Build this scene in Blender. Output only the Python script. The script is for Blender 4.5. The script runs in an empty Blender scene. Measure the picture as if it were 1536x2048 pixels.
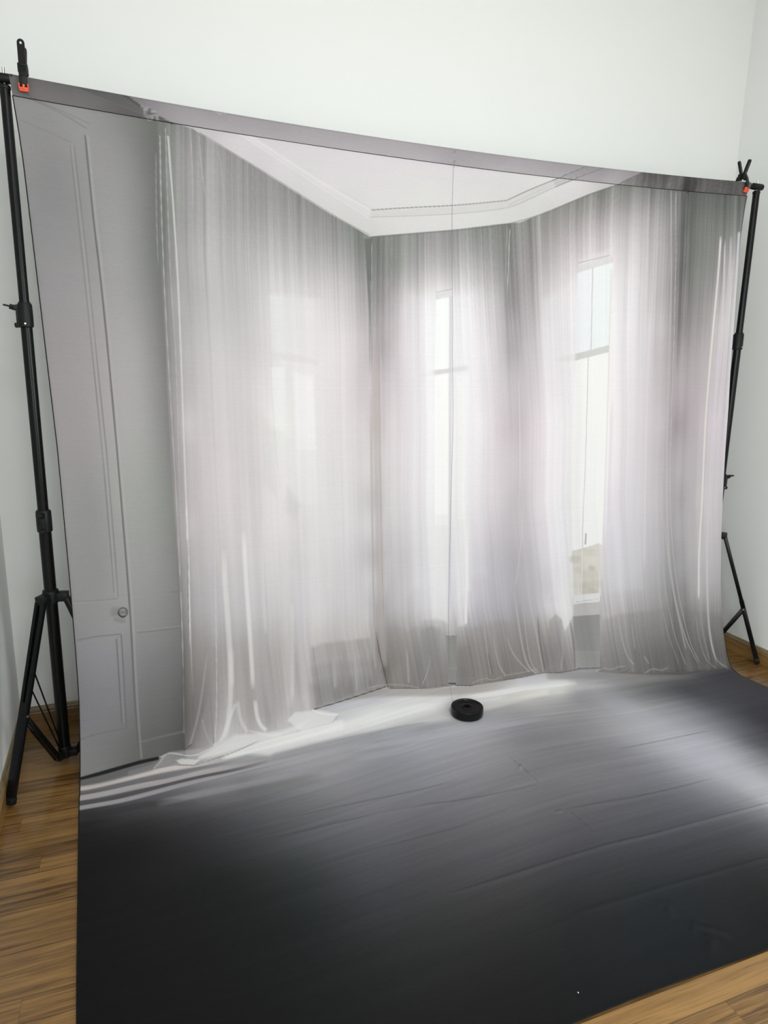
import bpy, bmesh, math
import numpy as np
from mathutils import Vector, Matrix

# ---------------------------------------------------------------- camera, world, light, exposure
SC = bpy.context.scene
COL = SC.collection
EYE = np.array([0.0, 0.0, 1.5])
FOC = 1367.2                      # focal length in pixels of the 2048 px high frame
RGT = np.array([0.93448628, -0.35560786, 0.01668659])
UPV = np.array([0.05992029, 0.20331978, 0.97727715])
FWD = np.array([0.35092015, 0.91225222, -0.21130767])
cam_data = bpy.data.cameras.new('camera')
cam = bpy.data.objects.new('camera', cam_data); COL.objects.link(cam)
cam_data.sensor_fit = 'VERTICAL'; cam_data.sensor_height = 24.0
cam_data.lens = 24.0 * FOC / 2048.0
cam_data.clip_start = 0.02
cam.matrix_world = Matrix(((RGT[0], UPV[0], -FWD[0], EYE[0]), (RGT[1], UPV[1], -FWD[1], EYE[1]),
                           (RGT[2], UPV[2], -FWD[2], EYE[2]), (0, 0, 0, 1)))
SC.camera = cam
world = bpy.data.worlds.new('sky'); SC.world = world; world.use_nodes = True
world.node_tree.nodes['Background'].inputs[0].default_value = (0.80, 0.90, 1.0, 1)
world.node_tree.nodes['Background'].inputs[1].default_value = 1.2
SC.view_settings.view_transform = 'Standard'; SC.view_settings.look = 'None'
SC.view_settings.exposure = -0.23; SC.view_settings.gamma = 1.0
SC.view_settings.use_curve_mapping = False

def area(name, loc, aim, sx, sy, power, col):
    d = bpy.data.lights.new(name, 'AREA'); d.shape = 'RECTANGLE'; d.size = sx; d.size_y = sy
    d.energy = power; d.color = col
    o = bpy.data.objects.new(name, d); COL.objects.link(o); o.location = loc
    o.rotation_euler = (Vector(aim) - Vector(loc)).to_track_quat('-Z', 'Y').to_euler()
    return o
XL, XR, YB, YR, ZC = -0.462, 3.062, 2.95, -3.30, 3.60      # room: left, right, far wall, rear wall, ceiling
WIN = [(-0.30, 1.10), (1.75, 2.85)]                          # rear window openings in x
WZ = (0.75, 2.45)
LP = [40, 4]
for (a, b), p in zip(WIN, LP):
    area('daylight_and_fill', ((a + b) / 2, YR + 0.02, sum(WZ) / 2), ((a + b) / 2, 0, 1.35), b - a - 0.1, WZ[1] - WZ[0] - 0.1, p, (0.955, 0.985, 1.0))
SIDE_FILL = [('right', XR, -1.70, -0.20, 74), ('left', XL, -1.60, -0.10, 56)]      # unseen side windows added as fill: wall, x, from y, to y, power
for nm, x, a, b, p in SIDE_FILL:
    sg = -1 if nm == 'right' else 1
    area('daylight_and_fill', (x + sg * 0.02, (a + b) / 2, sum(WZ) / 2), (x + sg, (a + b) / 2, sum(WZ) / 2), b - a - 0.1, WZ[1] - WZ[0] - 0.1, p, (0.955, 0.985, 1.0))  # lights of the added side windows, brightening side walls and floor
for x, y in ((0.7, -2.2), (0.7, -0.3)):
    area('ceiling_fill_light', (x, y, ZC - 0.075), (x, y, 0), 1.1, 0.28, 38, (1.0, 0.985, 0.96))  # fill lights added to even out walls, floor and cloth

# ---------------------------------------------------------------- helpers
def tag(o, label=None, cat=None, group=None, kind=None):
    if label: o['label'] = label
    if cat: o['category'] = cat
    if group: o['group'] = group
    if kind: o['kind'] = kind
    return o
def empty(name, loc):
    o = bpy.data.objects.new(name, None); COL.objects.link(o); o.location = loc
    o.empty_display_size = 0.05
    return o
def obj(name, bm, mat, parent=None, smooth=False, recalc=True):
    me = bpy.data.meshes.new(name)
    if recalc: bmesh.ops.recalc_face_normals(bm, faces=bm.faces)
    if parent is not None:
        bmesh.ops.translate(bm, verts=bm.verts, vec=-Vector(parent.location))
    bm.to_mesh(me); bm.free(); me.materials.append(mat)
    if smooth:
        me.shade_smooth()
        me.set_sharp_from_angle(angle=math.radians(40))
    o = bpy.data.objects.new(name, me); COL.objects.link(o)
    if parent is not None: o.parent = parent
    return o
def box(bm, c, s, rot=None, bev=0.0):
    t = bmesh.new(); bmesh.ops.create_cube(t, size=1)
    bmesh.ops.scale(t, vec=s, verts=t.verts)
    if bev > 0: bmesh.ops.bevel(t, geom=t.edges[:], offset=bev, segments=2, affect='EDGES', profile=0.5)
    if rot is not None: bmesh.ops.rotate(t, cent=(0, 0, 0), matrix=rot, verts=t.verts)
    bmesh.ops.translate(t, vec=c, verts=t.verts)
    merge(bm, t)
def merge(bm, t):
    me = bpy.data.meshes.new('tmp'); t.to_mesh(me); t.free(); bm.from_mesh(me); bpy.data.meshes.remove(me)
def frame(d):
    d = Vector(d).normalized()
    return d.to_track_quat('Z', 'X').to_matrix()
def tube(bm, pts, r, n=16, cap=True):
    """round tube along pts, r constant or a list"""
    pts = [Vector(p) for p in pts]; rs = r if isinstance(r, (list, tuple)) else [r] * len(pts)
    rings = []
    for i, p in enumerate(pts):
        d = (pts[min(i + 1, len(pts) - 1)] - pts[max(i - 1, 0)]).normalized()
        ref = Vector((0, 0, 1)) if abs(d.z) < 0.9 else Vector((1, 0, 0))
        u = d.cross(ref).normalized(); v = d.cross(u)
        rings.append([bm.verts.new(p + (u * math.cos(a) + v * math.sin(a)) * rs[i]) for a in [2 * math.pi * k / n for k in range(n)]])
    for a, b in zip(rings, rings[1:]):
        for k in range(n): bm.faces.new((a[k], a[(k + 1) % n], b[(k + 1) % n], b[k]))
    if cap: bm.faces.new(rings[0]); bm.faces.new(rings[-1])
def bar(bm, p0, p1, w, h, side, bev=0.002):
    """flat bar from p0 to p1; w measured along side, h across it"""
    p0, p1, side = Vector(p0), Vector(p1), Vector(side)
    d = (p1 - p0); L = d.length; d.normalize()
    s = (side - d * side.dot(d)).normalized(); t = d.cross(s)
    box(bm, (p0 + p1) / 2, (w, h, L), Matrix((s, t, d)).transposed(), bev)
def lathe(bm, prof, c, n=32, axis='Z'):
    rings = []
    for r, z in prof:
        ring = []
        for k in range(n):
            a = 2 * math.pi * k / n
            v = (r * math.cos(a), r * math.sin(a), z)
            if axis == 'Y': v = (v[0], v[2], v[1])
            if axis == 'X': v = (v[2], v[0], v[1])
            ring.append(bm.verts.new(Vector(c) + Vector(v)))
        rings.append(ring)
    for a, b in zip(rings, rings[1:]):
        for k in range(n): bm.faces.new((a[k], a[(k + 1) % n], b[(k + 1) % n], b[k]))
    if prof[0][0] > 0 and (prof[0] != prof[-1]): bm.faces.new(rings[0]); bm.faces.new(rings[-1])

def mat(name, col=(0.5, 0.5, 0.5), rough=0.6, metal=0.0, spec=0.5, noise=0.0, nscale=20, bump=0.0, bscale=200):
    m = bpy.data.materials.new(name); m.use_nodes = True; nt = m.node_tree; N = nt.nodes; Lk = nt.links
    b = N['Principled BSDF']; b.inputs['Roughness'].default_value = rough; b.inputs['Metallic'].default_value = metal
    b.inputs['Specular IOR Level'].default_value = spec
    tc = N.new('ShaderNodeTexCoord')
    n = N.new('ShaderNodeTexNoise'); n.inputs['Scale'].default_value = nscale; n.inputs['Detail'].default_value = 4
    Lk.new(tc.outputs['Object'], n.inputs['Vector'])
    mx = N.new('ShaderNodeMix'); mx.data_type = 'RGBA'
    Lk.new(n.outputs['Fac'], mx.inputs[0])
    mx.inputs[6].default_value = tuple(c * (1 - noise) for c in col) + (1,)
    mx.inputs[7].default_value = tuple(min(1, c * (1 + noise)) for c in col) + (1,)
    Lk.new(mx.outputs[2], b.inputs['Base Color'])
    if bump > 0:
        n2 = N.new('ShaderNodeTexNoise'); n2.inputs['Scale'].default_value = bscale; n2.inputs['Detail'].default_value = 5
        Lk.new(tc.outputs['Object'], n2.inputs['Vector'])
        bp = N.new('ShaderNodeBump'); bp.inputs['Strength'].default_value = bump; bp.inputs['Distance'].default_value = 0.001
        Lk.new(n2.outputs['Fac'], bp.inputs['Height']); Lk.new(bp.outputs['Normal'], b.inputs['Normal'])
    return m

def wood_mat(name, light, dark, axis, plank=0.0735, phase=1.052, planks=True, rough=0.3, coat=0.25):
    """strip floor wood; grain runs along `axis` (0 = x, 1 = y)"""
    m = bpy.data.materials.new(name); m.use_nodes = True; nt = m.node_tree; N = nt.nodes; Lk = nt.links
    b = N['Principled BSDF']
    def math_(op, a, bb=None, c=None):
        q = N.new('ShaderNodeMath'); q.operation = op
        for i, v in enumerate((a, bb, c)):
            if v is None: continue
            if isinstance(v, (int, float)): q.inputs[i].default_value = v
            else: Lk.new(v, q.inputs[i])
        return q.outputs[0]
    geo = N.new('ShaderNodeNewGeometry'); sp = N.new('ShaderNodeSeparateXYZ'); Lk.new(geo.outputs['Position'], sp.inputs[0])
    X, Y, Z = sp.outputs
    if axis == 1: X, Y = Y, X
    idx = math_('FLOOR', math_('DIVIDE', math_('SUBTRACT', Y, phase), plank))
    fr = math_('FRACT', math_('DIVIDE', math_('SUBTRACT', Y, phase), plank))
    wn = N.new('ShaderNodeTexWhiteNoise'); wn.noise_dimensions = '1D'; Lk.new(idx, wn.inputs['W'])
    off = math_('MULTIPLY', wn.outputs['Value'], 7.3)
    xx = math_('ADD', X, off)
    pl = math_('FLOOR', math_('DIVIDE', xx, 0.92))
    wn2 = N.new('ShaderNodeTexWhiteNoise'); wn2.noise_dimensions = '2D'
    cb0 = N.new('ShaderNodeCombineXYZ'); Lk.new(idx, cb0.inputs[0]); Lk.new(pl, cb0.inputs[1]); Lk.new(cb0.outputs[0], wn2.inputs['Vector'])
    cb = N.new('ShaderNodeCombineXYZ')
    Lk.new(math_('MULTIPLY', xx, 2.6), cb.inputs[0]); Lk.new(math_('MULTIPLY', Y, 62.0), cb.inputs[1])
    Lk.new(math_('ADD', math_('MULTIPLY', Z, 62.0), math_('MULTIPLY', wn2.outputs['Value'], 9.0)), cb.inputs[2])
    g1 = N.new('ShaderNodeTexNoise'); g1.inputs['Scale'].default_value = 1.3; g1.inputs['Detail'].default_value = 7; g1.inputs['Distortion'].default_value = 0.6
    g1.inputs['Roughness'].default_value = 0.62
    Lk.new(cb.outputs[0], g1.inputs['Vector'])
    cb2 = N.new('ShaderNodeCombineXYZ')
    Lk.new(math_('MULTIPLY', xx, 6.0), cb2.inputs[0]); Lk.new(math_('MULTIPLY', Y, 240.0), cb2.inputs[1]); Lk.new(math_('MULTIPLY', Z, 240.0), cb2.inputs[2])
    g2 = N.new('ShaderNodeTexNoise'); g2.inputs['Scale'].default_value = 1.0; g2.inputs['Detail'].default_value = 3
    Lk.new(cb2.outputs[0], g2.inputs['Vector'])
    f = math_('ADD', math_('MULTIPLY', g1.outputs['Fac'], 0.78), math_('MULTIPLY', g2.outputs['Fac'], 0.30))
    f = math_('ADD', f, math_('MULTIPLY', math_('SUBTRACT', wn2.outputs['Value'], 0.5), 0.16 if planks else 0.0))
    rp = N.new('ShaderNodeValToRGB'); Lk.new(f, rp.inputs[0])
    e = rp.color_ramp.elements; e[0].position = 0.38; e[0].color = dark + (1,); e[1].position = 0.70; e[1].color = light + (1,)
    mid = rp.color_ramp.elements.new(0.53); mid.color = tuple(0.45 * d + 0.55 * l for d, l in zip(dark, light)) + (1,)
    out = rp.outputs[0]
    if planks:
        gy = math_('LESS_THAN', math_('ABSOLUTE', math_('SUBTRACT', fr, 0.016)), 0.018)
        fx = math_('FRACT', math_('DIVIDE', xx, 0.92))
        gx = math_('LESS_THAN', fx, 0.0012)
        gr = math_('MAXIMUM', gy, gx)
        # stain where boards were sealed unevenly
        st = N.new('ShaderNodeTexNoise'); st.inputs['Scale'].default_value = 5.5; st.inputs['Detail'].default_value = 3
        Lk.new(geo.outputs['Position'], st.inputs['Vector'])
        mx0 = N.new('ShaderNodeMix'); mx0.data_type = 'RGBA'; mx0.blend_type = 'MULTIPLY'
        Lk.new(math_('MULTIPLY', st.outputs['Fac'], 0.55), mx0.inputs[0]); Lk.new(out, mx0.inputs[6]); mx0.inputs[7].default_value = (0.72, 0.60, 0.46, 1)
        mx = N.new('ShaderNodeMix'); mx.data_type = 'RGBA'
        Lk.new(math_('MULTIPLY', gr, 0.62), mx.inputs[0]); Lk.new(mx0.outputs[2], mx.inputs[6]); mx.inputs[7].default_value = (0.02, 0.012, 0.006, 1)
        out = mx.outputs[2]
        bp = N.new('ShaderNodeBump'); bp.inputs['Strength'].default_value = 0.25; bp.inputs['Distance'].default_value = 0.0006
        Lk.new(math_('SUBTRACT', f, gr), bp.inputs['Height']); Lk.new(bp.outputs['Normal'], b.inputs['Normal'])
    Lk.new(out, b.inputs['Base Color'])
    b.inputs['Roughness'].default_value = rough
    b.inputs['Coat Weight'].default_value = coat; b.inputs['Coat Roughness'].default_value = 0.12
    return m

M_wall = mat('painted_plaster', (0.815, 0.835, 0.818), 0.75, spec=0.25, noise=0.012, nscale=3, bump=0.25, bscale=60)
M_ceil = mat('ceiling_paint', (0.80, 0.80, 0.78), 0.85, spec=0.2, noise=0.01)
M_floor = wood_mat('strip_wood_floor', (0.285, 0.162, 0.052), (0.068, 0.032, 0.007), 0)
M_bbx = wood_mat('baseboard_wood', (0.22, 0.13, 0.045), (0.09, 0.05, 0.014), 0, planks=False)
M_bby = wood_mat('baseboard_wood_side', (0.30, 0.175, 0.062), (0.14, 0.075, 0.022), 1, planks=False)
M_lip = wood_mat('baseboard_moulding', (0.26, 0.20, 0.11), (0.12, 0.09, 0.045), 0, planks=False)
M_lipy = wood_mat('baseboard_moulding_side', (0.26, 0.20, 0.11), (0.12, 0.09, 0.045), 1, planks=False)
M_black = mat('black_enamel', (0.0025, 0.003, 0.003), 0.25, spec=0.22, noise=0.2)
M_plast = mat('black_plastic', (0.005, 0.006, 0.006), 0.45, spec=0.25, noise=0.25, bump=0.1)
M_steel = mat('bright_steel', (0.62, 0.62, 0.60), 0.25, 1.0, noise=0.05)
M_orange = mat('orange_rubber', (0.83, 0.105, 0.035), 0.5, noise=0.05)
M_plate = mat('black_vinyl', (0.003, 0.0035, 0.0035), 0.18, spec=0.28, noise=0.2, bump=0.08, bscale=120)
M_hem = mat('dark_hem_thread', (0.012, 0.012, 0.012), 0.9, spec=0.1, noise=0.3, nscale=400)
M_lint = mat('white_lint', (0.85, 0.85, 0.83), 0.9)
M_frame = mat('window_paint', (0.78, 0.78, 0.76), 0.5)
M_clear = mat('clear_plastic', (0.75, 0.75, 0.74), 0.3)

# ---------------------------------------------------------------- the room
def slab(name, c, s, m, kind='structure'):
    bm = bmesh.new(); box(bm, c, s); return tag(obj(name, bm, m), kind=kind)
T = 0.12
W = XR - XL; D = YB - YR; CX = (XL + XR) / 2; CY = (YB + YR) / 2
slab('floor', (CX, CY, -0.05), (W + 2 * T, D + 2 * T, 0.10), M_floor)
slab('ceiling', (CX, CY, ZC + 0.05), (W + 2 * T, D + 2 * T, 0.10), M_ceil)
slab('wall_back', (CX, YB + T / 2, ZC / 2), (W + 2 * T, T, ZC), M_wall)
for nm, x, a, b, p in SIDE_FILL:
    xc = x + (T / 2 if nm == 'right' else -T / 2); bm = bmesh.new()
    box(bm, (xc, (YR + a) / 2, ZC / 2), (T, a - YR, ZC)); box(bm, (xc, (b + YB) / 2, ZC / 2), (T, YB - b, ZC))
    box(bm, (xc, (a + b) / 2, WZ[0] / 2), (T, b - a, WZ[0])); box(bm, (xc, (a + b) / 2, (WZ[1] + ZC) / 2), (T, b - a, ZC - WZ[1]))
    tag(obj('wall_' + nm, bm, M_wall), kind='structure')
bm = bmesh.new()
yr = YR - T / 2
box(bm, (CX, yr, WZ[0] / 2), (W + 2 * T, T, WZ[0])); box(bm, (CX, yr, (WZ[1] + ZC) / 2), (W + 2 * T, T, ZC - WZ[1]))
xs = [XL - T, WIN[0][0], WIN[0][1], WIN[1][0], WIN[1][1], XR + T]
for a, b in ((xs[0], xs[1]), (xs[2], xs[3]), (xs[4], xs[5])):
    box(bm, ((a + b) / 2, yr, sum(WZ) / 2), (b - a, T, WZ[1] - WZ[0]))
tag(obj('wall_front', bm, M_wall), kind='structure')
gm = bpy.data.materials.new('window_glass'); gm.use_nodes = True
gb = gm.node_tree.nodes['Principled BSDF']; gb.inputs['Transmission Weight'].default_value = 1; gb.inputs['Roughness'].default_value = 0.0; gb.inputs['Base Color'].default_value = (0.95, 0.98, 0.97, 1)
for i, (a, b) in enumerate(WIN):
    bm = bmesh.new(); zc = sum(WZ) / 2; h = WZ[1] - WZ[0]; w = b - a; xc = (a + b) / 2
    for x in (a + 0.025, b - 0.025): box(bm, (x, YR - 0.06, zc), (0.05, 0.06, h))
    for z in (WZ[0] + 0.025, WZ[1] - 0.025): box(bm, (xc, YR - 0.06, z), (w - 0.1, 0.06, 0.05))
    box(bm, (xc, YR - 0.06, zc), (0.04, 0.05, h - 0.1))
    f = tag(obj('window_%d' % (i + 1), bm, M_frame), kind='structure')
    bm = bmesh.new(); box(bm, (xc, YR - 0.085, zc), (w - 0.1, 0.006, h - 0.1)); obj('pane', bm, gm, f)
for i, (nm, x, a, b, p) in enumerate(SIDE_FILL):
    bm = bmesh.new(); zc = sum(WZ) / 2; h = WZ[1] - WZ[0]; w = b - a; yc = (a + b) / 2; xc = x + (0.06 if nm == 'right' else -0.06)
    for y in (a + 0.025, b - 0.025): box(bm, (xc, y, zc), (0.06, 0.05, h))
    for z in (WZ[0] + 0.025, WZ[1] - 0.025): box(bm, (xc, yc, z), (0.06, w - 0.1, 0.05))
    box(bm, (xc, yc, zc), (0.05, 0.04, h - 0.1))
    f = tag(obj('window_%d' % (i + 3), bm, M_frame), kind='structure')  # added side window, unseen, frames the side fill light
    bm = bmesh.new(); box(bm, (xc + (0.025 if nm == 'right' else -0.025), yc, zc), (0.006, w - 0.1, h - 0.1)); obj('pane', bm, gm, f)
def baseboard(name, prof_dir, p0, p1, mb, ml):
    """wooden skirting with a thin moulded lip; prof_dir points into the room"""
    p0, p1, d = Vector(p0), Vector(p1), Vector(prof_dir); t = (p1 - p0)
    def ext(prof):
        b = bmesh.new()
        r = [[b.verts.new(p + d * a + Vector((0, 0, z))) for a, z in prof] for p in (p0, p1)]
        n = len(prof)
        for k in range(n): b.faces.new((r[0][k], r[0][(k + 1) % n], r[1][(k + 1) % n], r[1][k]))
        b.faces.new(r[0]); b.faces.new(r[1]); return b
    o = tag(obj(name, ext([(0, 0), (0.018, 0), (0.018, 0.058), (0.015, 0.062), (0, 0.062)]), mb), kind='structure')
    obj('moulding', ext([(0, 0.062), (0.014, 0.062), (0.015, 0.070), (0.010, 0.074), (0.009, 0.080), (0.004, 0.084), (0, 0.084)]), ml, o)
baseboard('baseboard_back', (0, -1, 0), (XL, YB, 0), (XR, YB, 0), M_bbx, M_lip)
baseboard('baseboard_left', (1, 0, 0), (XL, YB - 0.018, 0), (XL, YR, 0), M_bby, M_lipy)
baseboard('baseboard_right', (-1, 0, 0), (XR, YB - 0.018, 0), (XR, YR, 0), M_bby, M_lipy)
em = bpy.data.materials.new('fill_diffuser'); em.use_nodes = True
eb = em.node_tree.nodes['Principled BSDF']; eb.inputs['Base Color'].default_value = (0.9, 0.9, 0.9, 1)
eb.inputs['Emission Color'].default_value = (1, 0.97, 0.93, 1); eb.inputs['Emission Strength'].default_value = 2
for y, lab in ((-2.2, 'added white ceiling fill light near the rear windows'), (-0.3, 'added white ceiling fill light in the middle of the ceiling')):  # unseen ceiling fittings added to go with the fill lights
    t = tag(empty('ceiling_fill', (0.7, y, ZC)), lab, 'ceiling lamp', 'added fill lights on the ceiling')
    bm = bmesh.new(); box(bm, (0.7, y, ZC - 0.02), (1.2, 0.32, 0.04), bev=0.004); obj('added_fill_housing', bm, M_frame, t)
    bm = bmesh.new(); box(bm, (0.7, y, ZC - 0.052), (1.12, 0.28, 0.024), bev=0.004); obj('added_fill_diffuser', bm, em, t)

# ---------------------------------------------------------------- the printed cloth: shape
# side profile of the hanging cloth (y, z) from the seam under its rod sleeve down to the floor and out over it
KN = np.array([(2.592, 2.352), (2.590, 2.29), (2.592, 2.10), (2.588, 1.68), (2.560, 1.20), (2.535, 0.87), (2.503, 0.48), (2.478, 0.25),
               (2.452, 0.11), (2.432, 0.045), (2.405, 0.014), (2.36, 0.0055), (2.25, 0.004), (1.9, 0.004), (1.5, 0.004), (1.08, 0.004), (1.062, 0.004)])
def catmull(K, n=24):
    P = np.vstack([2 * K[0] - K[1], K, 2 * K[-1] - K[-2]]); out = []
    for i in range(1, len(P) - 2):
        for t in np.linspace(0, 1, n, endpoint=False):
            d1 = (P[i + 1] - P[i - 1]) * 0.5; d2 = (P[i + 2] - P[i]) * 0.5
            L0 = np.linalg.norm(P[i + 1] - P[i])
            m1 = d1 / max(np.linalg.norm(P[i + 1] - P[i - 1]) * 0.5, 1e-9) * L0
            m2 = d2 / max(np.linalg.norm(P[i + 2] - P[i]) * 0.5, 1e-9) * L0
            h = (2*t**3-3*t**2+1) * P[i] + (t**3-2*t**2+t) * m1 + (-2*t**3+3*t**2) * P[i+1] + (t**3-t**2) * m2
            out.append(h)
    out.append(K[-1]); return np.array(out)
PR = catmull(KN)
PS = np.concatenate([[0], np.cumsum(np.linalg.norm(np.diff(PR, axis=0), axis=1))])
STOT = PS[-1]
SEAM_S = 0.062
# left and right selvedge x as measured against arc length
EL = np.array([(0.0, -0.2591), (0.157, -0.2456), (0.252, -0.24), (0.7923, -0.2225), (1.1529, -0.2094), (1.5817, -0.2031), (1.8752, -0.2012), (2.0487, -0.202), (2.2134, -0.2089), (2.3486, -0.2162), (2.4326, -0.2151), (2.6026, -0.2093), (3.1651, -0.1865), (3.7031, -0.1605)])
ER = np.array([(0.0, 2.797), (0.062, 2.7720), (0.1095, 2.7663), (0.252, 2.7622), (0.4621, 2.7755), (0.5671, 2.7812), (0.6721, 2.7851), (0.7923, 2.7843), (1.0327, 2.7897), (1.2357, 2.7871), (1.4011, 2.7876), (1.4839, 2.7883), (1.6795, 2.7933), (1.933, 2.8066), (2.1066, 2.8273), (2.1778, 2.8338), (2.2661, 2.8468), (2.3276, 2.8521), (2.3486, 2.85), (2.3703, 2.8415), (2.3818, 2.8402), (2.3935, 2.8372), (2.4326, 2.8246), (2.4601, 2.8249), (2.6026, 2.8413), (2.6901, 2.8579), (3.8, 2.8579)])

def XLs(s): return np.interp(s, EL[:, 0], EL[:, 1])
def XRs(s): return np.interp(s, ER[:, 0], ER[:, 1])
def sag(u, s): return -0.034 * 4 * u * (1 - u) * np.clip(1 - s / 2.2, 0, 1)
# the plate's weight and slack cloth push the foot of the hanging part back in the middle
def ysh(u, s):
    return 0.11 * np.exp(-((u - 0.51) / 0.20)**2) * np.clip((s - 0.9) / 1.35, 0, 1)**1.5 * np.clip((3.65 - s) / 1.1, 0, 1)
WID = 3.05                                            # printed width in metres
def locate(pts, step=14.0):
    """points measured on the photograph -> metres (across, down) on the cloth"""
    pts = np.array(pts, float); dense = [pts[0]]
    for a, b in zip(pts, pts[1:]):
        n = max(1, int(np.hypot(*(b - a)) / step)) if step else 1
        for k in range(1, n + 1): dense.append(a + (b - a) * k / n)
    out = []
    for x, y in dense:
        d = RGT * (x - 768) / FOC - UPV * (y - 1024) / FOC + FWD
        u = 0.5; s = 1.0
        for _ in range(5):
            dz = sag(np.array([u]), np.array([s]))[0] if 0 <= u <= 1 else 0.0
            Y = PR[:, 0] + ysh(u, PS); Z = PR[:, 1] + dz * (PS < 2.3)
            g = d[1] * (Z - EYE[2]) - d[2] * Y          # sign changes where the ray meets the profile
            k = np.where(np.sign(g[:-1]) != np.sign(g[1:]))[0]
            if len(k) == 0:
                k0 = 0 if abs(g[0]) < abs(g[-1]) else len(g) - 2
            else: k0 = k[0]
            den = g[k0 + 1] - g[k0]
            t = -g[k0] / den if abs(den) > 1e-12 else 0
            t = float(np.clip(t, -30, 30))
            yy = Y[k0] + t * (Y[k0 + 1] - Y[k0]); s = PS[k0] + t * (PS[k0 + 1] - PS[k0])
            xx = d[0] * yy / d[1]
            u = (xx - XLs(s)) / (XRs(s) - XLs(s))
        out.append((u * WID, s))
    return np.array(out)

# ---------------------------------------------------------------- the printed cloth: its print
NC = 1200
SR = np.concatenate([np.arange(0, 2.36, 0.0026), np.arange(2.36, STOT, 0.0034), [STOT]])
NR = len(SR)
AC = np.linspace(0, WID, NC)
S2, A2 = np.meshgrid(SR, AC, indexing='ij')
rng = np.random.default_rng(11)
PRINT = np.zeros((NR, NC, 3), np.float32)
def sstep(x): x = np.clip(x, 0, 1); return x * x * (3 - 2 * x)
def window(q, pad):
    r0, r1 = np.searchsorted(SR, [q[:, 1].min() - pad, q[:, 1].max() + pad])
    c0, c1 = np.searchsorted(AC, [q[:, 0].min() - pad, q[:, 0].max() + pad])
    return slice(r0, max(r1, r0 + 1)), slice(c0, max(c1, c0 + 1))
def dist(q, A, S, closed=False):
    best = np.full(A.shape, 1e9); bt = np.zeros(A.shape); n = len(q)
    segs = [(q[i], q[(i + 1) % n], i) for i in range(n if closed else n - 1)]
    for a, b, i in segs:
        d = b - a; L2 = d @ d
        if L2 < 1e-12: continue
        t = np.clip(((A - a[0]) * d[0] + (S - a[1]) * d[1]) / L2, 0, 1)
        dd = (A - a[0] - t * d[0])**2 + (S - a[1] - t * d[1])**2
        m = dd < best; best = np.where(m, dd, best); bt = np.where(m, (i + t) / max(1, len(segs)), bt)
    return np.sqrt(best), bt
def polymask(pts, feather=0.004, step=25.0):
    pts = list(pts) + [pts[0]]
    q = locate(pts, step)[:-1]; r, c = window(q, feather * 2)
    A, S = A2[r, c], S2[r, c]; ins = np.zeros(A.shape, bool); n = len(q)
    for i in range(n):
        a, b = q[i], q[(i + 1) % n]
        if a[1] == b[1]: continue
        cr = ((a[1] > S) != (b[1] > S)) & (A < (b[0] - a[0]) * (S - a[1]) / (b[1] - a[1]) + a[0]); ins ^= cr
    d, _ = dist(q, A, S, True); sd = np.where(ins, d, -d)
    m = np.zeros((NR, NC), np.float32); m[r, c] = sstep(sd / (2 * feather) + 0.5); return m
def line(pts, w, col, alpha=1.0, soft=1.0, taper=(0, 0), mask=None, add=False):
    """stroke of half-width w metres; taper = share of its length fading in and out"""
    if len(pts) > 2:                                  # round the corners of measured strokes
        for _ in range(3):
            c_ = [pts[0]]
            for a_, b_ in zip(pts, pts[1:]):
                c_ += [(a_[0] * 0.75 + b_[0] * 0.25, a_[1] * 0.75 + b_[1] * 0.25), (a_[0] * 0.25 + b_[0] * 0.75, a_[1] * 0.25 + b_[1] * 0.75)]
            pts = c_ + [pts[-1]]
    q = locate(pts)
    r, c = window(q, w * (1 + soft) * 1.5); A, S = A2[r, c], S2[r, c]
    if A.size == 0: return
    d, t = dist(q, A, S)
    k = 1 - sstep((d - w * (1 - 0.5 * soft)) / (w * soft + 1e-6))
    if taper[0] > 0: k = k * sstep(t / taper[0])
    if taper[1] > 0: k = k * sstep((1 - t) / taper[1])
    k = k * alpha
    if mask is not None: k = k * mask[r, c]
    k = k[..., None]; cc = np.array(col if not np.isscalar(col) else (col,) * 3, float)
    P = PRINT[r, c]
    PRINT[r, c] = P + k * cc if add else P * (1 - k) + cc * k
def fill(mask, col, alpha=1.0):
    k = (mask * alpha)[..., None]; cc = np.array(col if not np.isscalar(col) else (col,) * 3, float)
    if cc.ndim == 1: cc = cc[None, None]
    PRINT[:] = PRINT * (1 - k) + cc * k
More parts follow.
